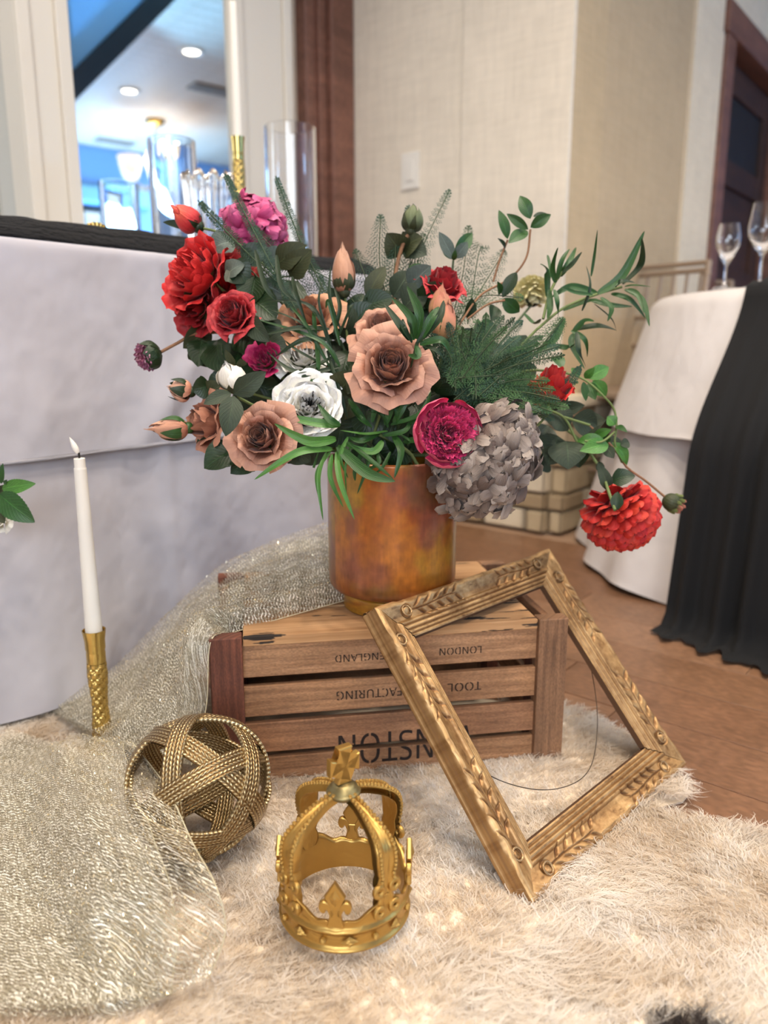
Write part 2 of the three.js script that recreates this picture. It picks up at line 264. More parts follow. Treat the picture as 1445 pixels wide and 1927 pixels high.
function areaLight(color, power, w, h, pos, target) { const l = new THREE.RectAreaLight(color, power, w, h); l.position.copy(pos); l.lookAt(target); scene.add(l); return l; }
areaLight(COOL, WINDOW_POWER, 3.1, 1.7, room(U0 + 0.06, 1.57, 2.0), room(U0 + 2, 1.57, 2.0)).name = 'window_daylight';
areaLight(new THREE.Color(0.32, 0.60, 1.0), 22, 1.2, 1.2, room((uOf(fw0) + uOf(fw1)) / 2, 1.6, NF - 0.35), room((uOf(fw0) + uOf(fw1)) / 2, 3.4, NF - 1.6)).name = 'window_daylight_far';

// dark timber post in the corner, with two fillets
{ const u0 = uOf(onN(560, 300, NM)), t = struct('trim_2', roomBox(u0, UA - 0.005, 0, H, NM, NM + 0.05, 0.006), M.darkWood); part(t, 'trim_strip', roomBox(u0 + 0.05, u0 + 0.085, 0, H, NM + 0.05, NM + 0.065, 0.004), M.darkWood); part(t, 'trim_strip', roomBox(UA - 0.12, UA - 0.005, 0, H, NM + 0.02, NM + 0.085, 0.006), M.darkWood); }
// ledgestone course at the foot of the back wall
{ const base = struct('wall_back_stone', roomBox(UA - 0.02, UA + 0.05, 0, 0.42, NM, NB), M.stone[2]); let y = 0.005, k = 0;
  const hs = [0.075, 0.055, 0.085, 0.06, 0.07, 0.06]; const save = seed; seed = 91;
  for (const h of hs) { let n = NM + 0.01 + rr(0, 0.05); while (n < NB - 0.03) { const l = Math.min(rr(0.13, 0.34), NB - n); const g = metric(box(rr(0.045, 0.07), h - 0.006, l - 0.008, UA - 0.03, y + h / 2, n + l / 2, 0.008)); g.rotateY(ROOM_TURN); part(base, 'stone', g, M.stone[k++ % 3]); n += l; } y += h; }
  part(base, 'stone_cap', roomBox(UA - 0.085, UA + 0.02, y, y + 0.035, NM, NB + 0.075, 0.008), M.stone[0]);
  const side = struct('wall_right_stone', roomBox(UA, 3.22, 0, 0.42, NB - 0.02, NB + 0.02), M.stone[2]); y = 0.005;
  for (const h of hs) { let u = UA - 0.05 + rr(0, 0.03); while (u < 3.19) { const l = Math.min(rr(0.14, 0.34), 3.22 - u); const g = metric(box(l - 0.008, h - 0.006, rr(0.045, 0.07), u + l / 2, y + h / 2, NB + 0.025, 0.008)); g.rotateY(ROOM_TURN); part(side, 'stone', g, M.stone[k++ % 3]); u += l; } y += h; }
  part(side, 'stone_cap', roomBox(UA + 0.02, 3.22, y, y + 0.035, NB - 0.02, NB + 0.075, 0.008), M.stone[0]); seed = save; }
{ const s = thing('light_switch', 'small white light switch plate on the beige wall above the stone course', 'light switch'); const p = room(UA, 1.187, -1.715);
  const g = (w, h, d, o) => { const b = box(d, h, w, -o, 0, 0, 0.002); b.rotateY(ROOM_TURN); b.translate(p.x, p.y, p.z); return b; };
  part(s, 'plate', g(0.075, 0.118, 0.008, 0.004), M.plate); part(s, 'rocker', g(0.034, 0.066, 0.006, 0.009), M.plate); }
// mirrors in white casings along the left wall
{ const FC = NM + 0.09, e = [uOf(onN(38, 150, FC)), uOf(onN(146, 280, FC)), uOf(onN(444, 200, FC)), uOf(onN(552, 300, FC))];
  const casing = (a, b, name) => { const t = struct(name, roomBox(a, b, 0.78, 2.62, NM, NM + 0.085, 0.004), M.white); part(t, 'casing_bead', roomBox(a, a + 0.035, 0.78, 2.62, NM + 0.085, NM + 0.098, 0.004), M.white); part(t, 'casing_bead', roomBox(b - 0.035, b, 0.78, 2.62, NM + 0.085, NM + 0.098, 0.004), M.white); };
  casing(e[0], e[1], 'trim_3'); casing(e[2], e[3], 'trim_4'); casing(e[0] - 0.9, e[0] - 0.78, 'trim_5');
  struct('trim_6', roomBox(e[0] - 0.9, e[3], 2.62, 2.74, NM, NM + 0.04, 0.004), M.white); struct('trim_7', roomBox(e[0] - 0.9, e[3], 0.66, 0.78, NM, NM + 0.05, 0.004), M.white);
  const m = thing('wall_mirror', 'tall mirror between white casings reflecting the ceiling lamps and chandelier', 'mirror'); { const w = e[2] - e[1], g = box(w + 0.02, 1.84, 0.005, 0, 0, 0); g.rotateY(ROOM_TURN - MTILT); g.translate(MP.x, 1.70, MP.z); const sh = room((e[1] + e[2]) / 2 - 1.48, 0, ((e[1] + e[2]) / 2 - 1.48) * Math.tan(MTILT)); g.translate(sh.x - MNORM.x * 0.0025, 0, sh.z - MNORM.z * 0.0025); part(m, 'mirror_glass', g, M.mirror); }
  part(m, 'mirror_bead', mergeGeometries([roomBox(e[1], e[1] + 0.012, 0.78, 2.62, NM + 0.03, NM + 0.07, 0.003), roomBox(e[2] - 0.010, e[2], 0.78, 2.62, NM + 0.05, NM + 0.095, 0.003)]), M.white);
  const m2 = thing('wall_mirror', 'second mirror, a narrow strip in view beyond the white casing at the photo edge', 'mirror'); part(m2, 'mirror_glass', roomBox(e[0] - 0.78, e[0], 0.78, 2.62, NM + 0.002, NM + 0.008), M.mirror);
}
// recessed ceiling lamps: three that the mirror shows, the others added out of view to light the display and the tables
function canLight(p, power, label, inView) {
  const t = thing('ceiling_lamp', label, 'ceiling lamp', 'recessed ceiling lamps'); const q = p.clone(); q.y = H - 0.034;
  const r = lathe([[0.062, 0.01], [0.064, 0.0], [0.085, -0.006], [0.09, -0.002], [0.09, 0.012]], 32); r.translate(q.x, q.y, q.z); part(t, 'trim_ring', r, M.white);
  const d = lathe([[0.0005, 0.004], [0.06, 0.004], [0.062, 0.012]], 24); d.translate(q.x, q.y, q.z); part(t, 'lens', d, M.lens);
  const l = new THREE.SpotLight(WARM, power, 0, 1.25, 0.7, 2); l.position.set(q.x, q.y - 0.03, q.z); l.target.position.set(q.x, 0, q.z); l.castShadow = true; l.shadow.radius = 5; scene.add(l, l.target); l.name = 'lamp_light';
}
canLight(mirrorY(360, 90, H), SPOT_POWER, 'bright recessed lamp, the highest one seen in the mirror');
canLight(mirrorY(243, 165, H), SPOT_POWER, 'bright recessed lamp, lower and further along the ceiling seen in the mirror');
canLight(mirrorY(341, 281, H), SPOT_POWER, 'small far recessed lamp seen in the mirror beside the chandelier');
for (const [u, n, k, where] of [[0.55, -1.35, 0.8, 'over the long white table'], [1.2, -0.45, 1.15, 'over the copper vase'], [0.45, -0.1, 1.15, 'over the sheepskins'], [-0.3, 0.75, 1, 'behind the photographer'], [1.5, 0.9, 1, 'between the display and the round table'], [3.4, 0.5, 1.3, 'in front of the dark door']]) canLight(room(u, 0, n), SPOT_POWER * k, 'added unseen recessed lamp in the plank ceiling ' + where);
for (const [x, y, l] of [[400, 163, 'grey ceiling vent seen in the mirror beside the highest lamp'], [216, 262, 'small grey ceiling vent seen in the mirror above the blue wall']]) {
  const p = mirrorY(x, y, H), t = thing('ceiling_vent', l, 'vent'); const f = box(0.42, 0.015, 0.2, 0, -0.028, 0, 0.004); f.rotateY(ROOM_TURN); f.translate(p.x, H, p.z); part(t, 'vent_frame', f, M.vent);
  for (let i = 0; i < 5; i++) { const s = box(0.36, 0.006, 0.02, 0, -0.037, -0.064 + i * 0.032); s.rotateY(ROOM_TURN); s.translate(p.x, H, p.z); part(t, 'slat', s, M.vent); }
}
{ // chandelier, seen in the mirror
  const top = mirrorY(291, 222, H), t = thing('chandelier', 'brass chandelier with glowing glass bells seen in the mirror', 'chandelier'), mv = (g) => { g.translate(top.x, 0, top.z); return g; };
  part(t, 'canopy', mv(lathe([[0.001, H - 0.03], [0.09, H - 0.03], [0.1, H - 0.045], [0.06, H - 0.075], [0.012, H - 0.085]], 32)), M.brass);
  part(t, 'rod', mv(new THREE.CylinderGeometry(0.009, 0.009, 0.42, 12).translate(0, H - 0.28, 0)), M.brass);
  part(t, 'hub', mv(lathe([[0.001, H - 0.66], [0.03, H - 0.63], [0.045, H - 0.58], [0.02, H - 0.53], [0.03, H - 0.49], [0.012, H - 0.46]], 24)), M.brass);
  for (let i = 0; i < 6; i++) { const a = i * Math.PI / 3 + 0.3, d = V(Math.cos(a), 0, Math.sin(a)), P = (r, y) => V(d.x * r, y, d.z * r);
    const arm = part(t, 'arm', mv(tube([P(0.02, H - 0.6), P(0.14, H - 0.68), P(0.27, H - 0.64), P(0.31, H - 0.56)], 0.007, 16, 6)), M.brass);
    const s = lathe([[0.03, -0.02], [0.075, 0.01], [0.1, 0.09], [0.115, 0.15]], 20); s.translate(d.x * 0.31, H - 0.56, d.z * 0.31); part(t, 'glass_bell', mv(s), std({ color: '#fff4e0', emissive: new THREE.Color(1, 0.82, 0.6), emissiveIntensity: 0.9, roughness: 0.5 }));
    part(arm, 'bulb', mv(new THREE.SphereGeometry(0.028, 12, 10).translate(d.x * 0.31, H - 0.48, d.z * 0.31)), M.bulb); }
  const l = new THREE.PointLight(WARM, CHANDELIER_POWER, 0, 2); l.position.set(top.x, H - 0.4, top.z); l.castShadow = true; l.shadow.radius = 6; l.name = 'chandelier_light'; scene.add(l);
}
{ // timber knee brace seen in the mirror; blue light on it painted as a board
  const N = 1.1, A = mirrorN(105, 195, N), B = mirrorN(330, -30, N), t = thing('timber_brace', 'dark diagonal timber brace with upper board coloured like blue light, seen in the mirror', 'beam');
  const len = A.distanceTo(B) + 0.5, ang = Math.atan2(B.y - A.y, uOf(B) - uOf(A)), mid = A.clone().lerp(B, 0.5);
  const pl = (w, h, d, dy, m, nm) => { const g = metric(box(w, h, d, 0, dy, 0, 0.006)); g.rotateZ(ang); g.rotateY(ROOM_TURN); g.translate(mid.x, mid.y, mid.z); part(t, nm, g, m); };
  pl(len, 0.12, 0.16, 0.0, M.blackTrim, 'brace'); pl(len, 0.27, 0.1, 0.195, M.blue, 'painted_blue_glow');
  { const f = mid.clone().addScaledVector(NX, -0.35).addScaledVector(UX, -0.75), k = thing('added_floor_uplight', 'small blue floor uplight added out of view to brighten the blue board', 'added_lamp'); part(k, 'housing', lathe([[0.001, 0], [0.08, 0], [0.085, 0.02], [0.06, 0.14], [0.055, 0.145], [0.052, 0.13], [0.001, 0.125]], 24).translate(f.x, 0, f.z), M.blackTrim);  // added lamp, unseen, put here to brighten the board above
    part(k, 'lens', new THREE.CylinderGeometry(0.05, 0.05, 0.004, 24).translate(f.x, 0.131, f.z), std({ color: '#6fb8ff', emissive: new THREE.Color(0.15, 0.5, 1), emissiveIntensity: 3 })); const b = new THREE.SpotLight(new THREE.Color(0.18, 0.52, 1), 70, 0, 0.42, 0.7, 2); b.position.set(f.x, 0.16, f.z); b.target.position.copy(mid).add(V(0, 0.2, 0)); b.castShadow = true; b.shadow.radius = 2.5; b.name = 'added_blue_uplight'; scene.add(b, b.target); }
  const po = roomBox(-0.08, 0.08, 0, H - 0.02, -0.08, 0.08, 0.006); po.translate(A.x, 0, A.z); part(t, 'post', po, M.blackTrim);
}

// ---------- left table with its cloths, runner and glass ----------
const TN = -1.19, TU0 = -0.9, TU1 = 1.46, TH = 0.755, TD = 0.72;
{ const t = thing('side_table', 'long folding table hidden under the white tablecloths', 'table'); part(t, 'table_top', roomBox(TU0 + 0.01, TU1 - 0.01, TH - 0.035, TH - 0.006, TN - TD + 0.01, TN - 0.012, 0.004), M.plate);
  for (const [u, n] of [[TU0 + 0.2, TN - 0.12], [TU1 - 0.2, TN - 0.12], [TU0 + 0.2, TN - TD + 0.12], [TU1 - 0.2, TN - TD + 0.12]]) part(t, 'leg', roomBox(u - 0.014, u + 0.014, 0, TH - 0.035, n - 0.014, n + 0.014, 0.003), M.vent); }
function draped(hem, out, name, label, cat, wob) {   // top, a long front fall and a rounded end fall
  const t = thing(name, label, cat, null);
  const fall = (s, y) => {   // s along the edge: 0..L front, then round the corner
    const L = TU1 - TU0, rC = 0.05, arc = rC * Math.PI / 2; let u, n, du = 0, dn = 1;
    if (s < L - rC) { u = TU0 + s; n = TN; } else if (s < L - rC + arc) { const a = (s - L + rC) / rC; u = TU1 - rC + Math.sin(a) * rC; n = TN - rC + Math.cos(a) * rC; du = Math.sin(a); dn = Math.cos(a); } else { u = TU1; n = TN - rC - (s - L + rC - arc); du = 1; dn = 0; }
    const k = clamp((TH - y) / 0.7); let d = out + k * wob * (0.5 * Math.sin(s * 9 + 1) + 0.35 * Math.sin(s * 21 + 2) + 0.9 * (fbm(s * 3.2, y * 1.6 + 3) - 0.5)) + 0.02 * k;
    const fold = s - 1.73; d += 0.006 * Math.exp(-(fold * fold) / 0.00016);             // pressed crease
    const q = (s - 1.70) * 0.75 - (y - 0.47) * 0.66; d += 0.012 * Math.exp(-(q * q) / 0.0006) * smooth(0.28, 0.02, Math.hypot(s - 1.76, y - 0.46)) * (hem > 0.3 ? 1 : 0.4);
    if (s > L - 0.2) d += k * 0.05 * Math.sin((s - L) * 22);
    return room(u + du * d, y, n + dn * d);
  };
  const L = TU1 - TU0 + 0.55;
  part(t, 'cloth_fall', grid(300, 46, (a, b) => { const y = b < 0.06 ? TH + 0.002 - 0.010 * (b / 0.06) ** 2 : mix(TH - 0.008, hem + (hem < 0.1 ? 0.012 * Math.sin(a * 14) : 0.004 * Math.sin(a * 9)), (b - 0.06) / 0.94); const k = Math.min(1, b / 0.06); const p = fall(a * L, y); if (k < 1) p.addScaledVector(NX, -(1 - Math.sqrt(k)) * 0.012); return { p, uv: [a * L, y] }; }), M.cloth);
  part(t, 'cloth_top', roomBox(TU0, TU1 - 0.004, TH - 0.004 + out * 0.3, TH + out * 0.3, TN - TD, TN - 0.004), M.cloth);
  if (hem > 0.3) { const pts = []; for (let i = 0; i <= 80; i++) pts.push(fall(i / 80 * L, hem + 0.004 * Math.sin(i / 80 * 9)).addScaledVector(NX, 0.001)); part(t, 'hem', tube(pts, 0.0032, 240, 6), M.cloth); }
  return t;
}
draped(0.018, 0.0, 'tablecloth', 'long white tablecloth reaching the rug behind the taper candle', 'tablecloth', 0.035);
draped(0.432, 0.011, 'table_overlay', 'white overlay cloth with a corded hem across the front of the long table', 'tablecloth', 0.035);
{ // crumpled black cheesecloth along the front edge, falling at the far end
  const t = thing('table_runner', 'crumpled black gauze runner along the top of the long white table', 'table runner');
  const L = TU1 - TU0; part(t, 'gauze', grid(260, 26, (a, b) => {
    const s = a * (L + 0.34), th = b * Math.PI; const w = 0.09 + 0.03 * fbm(s * 4, 1), h = 0.026 + 0.024 * fbm(s * 3.2, 7) + 0.006 * Math.sin(th * 9 + s * 12) * Math.sin(th);
    const lift = smooth(1.3, 0.1, s) * 0.004; const c = -0.012 - w; let n = TN + c + Math.cos(th) * w, y = TH + 0.004 + Math.max(0, Math.sin(th)) * (h + lift) + 0.005 * (fbm(s * 18, b * 14) - 0.5), u = TU0 + s;
    if (s > L - 0.03) { const f = s - L + 0.03, ang = Math.min(1, f / 0.09) * Math.PI / 2, down = Math.max(0, f - 0.09); const r = 0.04 + (y - TH); u = TU1 - 0.03 + 0.01 + Math.sin(ang) * r; y = TH - 0.035 + Math.cos(ang) * r - down; n -= 0.04 * smooth(0, 0.3, f); }
    return { p: room(u, y, n), uv: [s * 3, b * 3] }; }), std({ color: '#101012', roughness: 1, bumpMap: rep(T.crease, 4, 2), bumpScale: 0.01 }));
}
function cylinderVase(px0, px1, pyTop, N, label, name = 'glass_cylinder') {
  const c = onN((px0 + px1) / 2, pyTop, N), d = depthOf(c), R = (px1 - px0) / 2 / 1448 * d, h = c.y - TH - 0.004, t = thing(name, label, 'vase');
  const g = lathe([[0.0005, 0.004], [R - 0.004, 0.004], [R, 0.010], [R, h - 0.002], [R - 0.002, h], [R - 0.004, h - 0.002], [R - 0.004, 0.016], [0.0005, 0.016]], 56); g.translate(c.x, TH + 0.002, c.z); part(t, 'glass', g, M.crystal); return t;
}
cylinderVase(497, 594, 238, -1.52, 'tall clear glass cylinder vase beside the dark timber post');
cylinderVase(278, 366, 262, -1.62, 'tall clear glass cylinder vase in front of the mirror');
{ const c = onN(392, 330, -1.5), t = thing('glass_bowl', 'cut crystal bowl with scalloped rim behind the pink hydrangea', 'bowl'), h = c.y - TH - 0.006;
  part(t, 'bowl', grid(96, 22, (a, b) => { const th = a * Math.PI * 2, k = b < 0.6 ? b / 0.6 : 1 - (b - 0.6) / 0.4, inner = b < 0.6 ? 0 : 0.005, y = k * h * (1 + (k > 0.9 ? 0.04 * Math.sin(th * 12) : 0)), R = 0.028 + 0.032 * Math.sqrt(k) + 0.004 * Math.cos(th * 24) * (k > 0.15 ? 1 : 0) - inner; return V(c.x + Math.cos(th) * R, TH + 0.006 + y + inner, c.z + Math.sin(th) * R); }, true), M.crystal); }
function braidedHolder(t, cx, cz, y0, y1, lean) {   // brass candlestick with a braided shaft
  const h = y1 - y0, cupH = 0.05, n = 72, prof = (k) => k < 0.035 ? mix(0.032, 0.03, k / 0.035) : 0.0125 + 0.0015 * Math.sin(k * 9) + 0.016 * smooth(0.09, 0.035, k);
  part(t, 'shaft', grid(48, 160, (a, b) => { const th = a * Math.PI * 2, y = b * (h - cupH), k = b; let r = prof(k); if (k > 0.1) { const q1 = Math.sin(th * 3 + y * 210), q2 = Math.sin(th * 3 - y * 210); r += 0.0022 * (Math.max(Math.abs(q1), Math.abs(q2)) - 0.75) - 0.0016 * (Math.abs(q1) < 0.2 || Math.abs(q2) < 0.2 ? 1 : 0); } return V(cx + Math.cos(th) * r, y0 + y, cz + Math.sin(th) * r); }, true), M.brass);
  const c = lathe([[0.012, 0], [0.0135, 0.001], [0.0135, 0.016], [0.0128, 0.018], [0.0142, 0.022], [0.0142, 0.034], [0.0165, cupH], [0.0152, cupH], [0.013, 0.034], [0.013, 0.02], [0.001, 0.02]], 40); c.translate(cx, y1 - cupH, cz); part(t, 'cup', c, M.brass);
}
{ const c = onN(447, 258, -1.45), t = thing('candle_holder', 'braided brass candlestick on the long table beside the mirror casing', 'candlestick'); braidedHolder(t, c.x, c.z, TH + 0.006, c.y);
  const k = thing('taper_candle', 'tall cream taper rising past the top of the photo from the braided candlestick', 'candle'); const g = lathe([[0.0005, 0], [0.0122, 0], [0.0085, 0.3], [0.0075, 0.304], [0.001, 0.305]], 32); g.translate(c.x, c.y - 0.03, c.z); part(k, 'wax', g, M.wax); part(k, 'wick', new THREE.CylinderGeometry(0.0008, 0.0008, 0.01, 6).translate(c.x, c.y + 0.28, c.z), M.wick); }
{ const p = onN(178, 432, -1.33), t = thing('gold_ornament', 'small pleated gold ornament lying on the black runner', 'ornament');   // a pleated fan of brass
  for (let i = 0; i < 6; i++) { const a = mix(-0.25, 1.15, i / 5), dir = view(Math.cos(a + 1.1), Math.sin(a + 1.1), 0.2), q = TH + 0.034; part(t, 'pleat', grid(4, 6, (u, v) => V(p.x, q, p.z).addScaledVector(dir, v * 0.03).addScaledVector(view(-Math.sin(a + 1.1), Math.cos(a + 1.1), 0), (u - 0.5) * 0.012 * (v + 0.2)).addScaledVector(TOWARD, -0.004 * Math.abs(u - 0.5) * 4 * v)), M.brass); } }

// ---------- right table, glasses and chairs ----------
const RT = V(1.50, 0, -2.07), RR = 0.75, RH = 0.725;
{ const t = thing('round_table', 'round dining table hidden under white cloths and a black runner', 'table'); part(t, 'table_top', lathe([[0.001, RH - 0.03], [RR - 0.02, RH - 0.03], [RR - 0.01, RH - 0.02], [RR - 0.02, RH - 0.006], [0.001, RH - 0.006]], 64).translate(RT.x, 0, RT.z), M.plate); part(t, 'pedestal', lathe([[0.3, 0], [0.28, 0.03], [0.05, 0.06], [0.05, RH - 0.03]], 24).translate(RT.x, 0, RT.z), M.vent);
  const cloth = (hem, out, flare, amp, nf, name, label) => { const o = thing(name, label, 'tablecloth');
    part(o, 'cloth_fall', grid(360, 30, (a, b) => { const th = a * Math.PI * 2, y = mix(RH, hem, b), k = b, f = Math.sin(th * nf + 1.2 * Math.sin(th * 3)) * 0.6 + 0.4 * Math.sin(th * nf * 1.7 + 1); const r = RR + out + flare * k + amp * k * f - 0.012 * (1 - smooth(0, 0.05, b)); return { p: V(RT.x + Math.cos(th) * r, y + (b === 1 ? 0.01 * f * k : 0), RT.z + Math.sin(th) * r), uv: [th * RR, y] }; }, true), M.clothFar);
    part(o, 'cloth_top', lathe([[0.001, RH + 0.001 + out * 0.3], [RR - 0.01, RH + 0.001 + out * 0.3], [RR + out, RH - 0.012]], 96).translate(RT.x, 0, RT.z), M.clothFar); return o; };
  cloth(0.012, 0.0, 0.18, 0.035, 13, 'tablecloth', 'floor-length white cloth on the round table behind the red dahlia'); cloth(0.385, 0.008, 0.115, 0.014, 7, 'table_overlay', 'short white overlay on the round table with wine glasses');
  const r = thing('table_runner', 'black gauze runner hanging to the floor from the round table', 'table runner'), dir = V(-0.71, 0, 0.704).normalize(), side = V(-dir.z, 0, dir.x), W = 0.27;
  part(r, 'gauze', grid(80, 70, (a, b) => { const w = (a - 0.5) * 2 * W, s = b * 1.62, fold = 0.016 * Math.sin(a * 40 + 2 * Math.sin(a * 9)) + 0.01 * Math.sin(a * 83); const edge = Math.sqrt(RR * RR - w * w); let p;
    if (s < 0.85) p = RT.clone().addScaledVector(dir, edge + 0.012 - (0.85 - s)).addScaledVector(side, w).setY(RH + 0.012 + Math.abs(fold) * 0.4);
    else { const k = Math.min(1, (s - 0.85) / 0.73), flo = Math.max(0, s - 0.85 - 0.71); p = RT.clone().addScaledVector(dir, edge + 0.03 + 0.17 * smooth(0, 0.5, k) + 0.06 * k + fold * k + flo * 1.1).addScaledVector(side, w * (1 + 0.06 * k)).setY(Math.max(0.006 + 0.008 * Math.abs(fold) * 30, RH + 0.008 - (s - 0.85))); }
    return { p, uv: [a, s] }; }), M.black);
}
function wineGlass(px, py, d, h, label) {
  const p = at(px, py, d), t = thing('wine_glass', label, 'glass', 'wine glasses on the round table'), R = 0.036 * h / 0.19, b = h * 0.42;
  const prof = [[0.0005, 0.001], [R * 0.95, 0.001], [R * 0.96, 0.003], [0.006, 0.007], [0.0036, 0.02], [0.0036, b - 0.012], [0.008, b - 0.002], [R * 0.6, b + 0.014], [R * 0.95, b + 0.04], [R, b + 0.06], [R * 0.78, h], [R * 0.75, h], [R * 0.96, b + 0.06], [R * 0.9, b + 0.042], [R * 0.55, b + 0.018], [0.0005, b + 0.006]];
  part(t, 'glass', lathe(prof, 40).translate(p.x, RH + 0.016, p.z), M.crystal);
}
wineGlass(1366, 500, 1.95, 0.158, 'shorter clear wine glass at the edge of the white round table'); wineGlass(1434, 480, 1.90, 0.2, 'taller clear wine glass standing on the black runner');
function chiavari(px, d, turn, label) {
  const p = at(px, 560, d), t = thing('chiavari_chair', label, 'chair', 'slim champagne chairs at the round table'); t.position.set(p.x, 0, p.z); t.rotation.y = turn;
  const W = 0.19, cyl = (a, b, r = 0.011) => tube([a, a.clone().lerp(b, 0.5), b], r, 4, 8), rings = (a, b, gs) => { for (const k of [0.3, 0.5, 0.7, 0.9]) { const q = a.clone().lerp(b, k); gs.push(new THREE.SphereGeometry(0.0145, 8, 6).scale(1, 0.5, 1).translate(q.x, q.y, q.z)); } return gs; };
  for (const s of [-1, 1]) { const a = V(s * W, 0, -0.2), m = V(s * W, 0.44, -0.18), b = V(s * W * 0.96, 0.88, -0.24); part(t, 'back_leg', strip(rings(m, b, [cyl(a, m), cyl(m, b)])), M.chair); const fa = V(s * W * 1.05, 0, 0.2), fb = V(s * W * 1.05, 0.44, 0.19); part(t, 'front_leg', strip(rings(fa, fb, [cyl(fa, fb)])), M.chair);
    for (const y of [0.16, 0.27]) part(t, 'stretcher', cyl(V(s * W, y, -0.19), V(s * W * 1.05, y, 0.2), 0.008), M.chair); }
  for (const y of [0.6, 0.7, 0.85, 0.875]) part(t, 'back_rail', cyl(V(-W * 0.98, y, -0.2 - 0.09 * (y - 0.44)), V(W * 0.98, y, -0.2 - 0.09 * (y - 0.44)), 0.009), M.chair);
  for (let i = 0; i < 7; i++) { const x = (i - 3) * W * 0.28; part(t, 'spindle', cyl(V(x, 0.7, -0.224), V(x, 0.85, -0.238), 0.006), M.chair); }
  for (const [z, y] of [[0.2, 0.2], [0.2, 0.3], [-0.19, 0.2]]) part(t, 'stretcher', cyl(V(-W, y, z), V(W, y, z), 0.008), M.chair);
  part(t, 'seat', box(W * 2.2, 0.03, 0.42, 0, 0.445, 0, 0.012), M.chair); t.userData.placed = true;
}
chiavari(1160, 2.62, -0.95, 'slim champagne chair with spindle back at the near side of the round table'); chiavari(1292, 3.25, -0.35, 'slim champagne chair further back, its top rail above the round table edge');

// ---------- sheepskins ----------
const hideTop = (x, z) => 0.010 + 0.006 * fbm(x * 6 + 10, z * 6);
function inside(poly, x, z) { let c = false; for (let i = 0, j = poly.length - 1; i < poly.length; j = i++) { const [xi, zi] = poly[i], [xj, zj] = poly[j]; if ((zi > z) !== (zj > z) && x < ((xj - xi) * (z - zi)) / (zj - zi) + xi) c = !c; } return c; }
function lockGeo(n, len, spread, curl) {   // a lock of wool: strands that gather to the tip
  const pos = [], idx = []; let base = 0;
  for (let s = 0; s < n; s++) { const a = rr(0, 6.28), r = Math.sqrt(rng()) * spread, L = len * rr(0.7, 1.15), w = rr(0.0004, 0.0007), ox = Math.cos(a) * r, oz = Math.sin(a) * r, ph = rr(0, 6.28), gather = rr(0.25, 0.8), tw = rr(0, 6.28), K = 5;
    for (let k = 0; k <= K; k++) { const t = k / K, cx = ox * (1 - gather * t) + curl * L * (Math.sin(t * 4.2 + ph) - Math.sin(ph)) * 0.35 * t, cz = oz * (1 - gather * t) + L * (0.75 * t * t) + curl * L * (Math.cos(t * 4.2 + ph) - Math.cos(ph)) * 0.3 * t, cy = L * (t - 0.60 * t * t), ww = w * (1 - t * t * 0.92);
      pos.push(cx - Math.cos(tw) * ww, cy, cz - Math.sin(tw) * ww, cx + Math.cos(tw) * ww, cy, cz + Math.sin(tw) * ww);
      if (k < K) { const b = base + k * 2; idx.push(b, b + 1, b + 3, b, b + 3, b + 2); } }
    base += (K + 1) * 2; }
  const g = new THREE.BufferGeometry(); g.setAttribute('position', new THREE.Float32BufferAttribute(pos, 3)); g.setIndex(idx); g.computeVertexNormals(); return g;
}
const woolMat = phys({ color: '#ffffff', roughness: 1, transmission: 0.5, thickness: 0, specularIntensity: 0.2 });
const locks = [lockGeo(14, 0.026, 0.005, 0.6), lockGeo(14, 0.023, 0.0055, 1.0), lockGeo(13, 0.028, 0.0045, 0.8), lockGeo(15, 0.021, 0.0055, 0.5)];
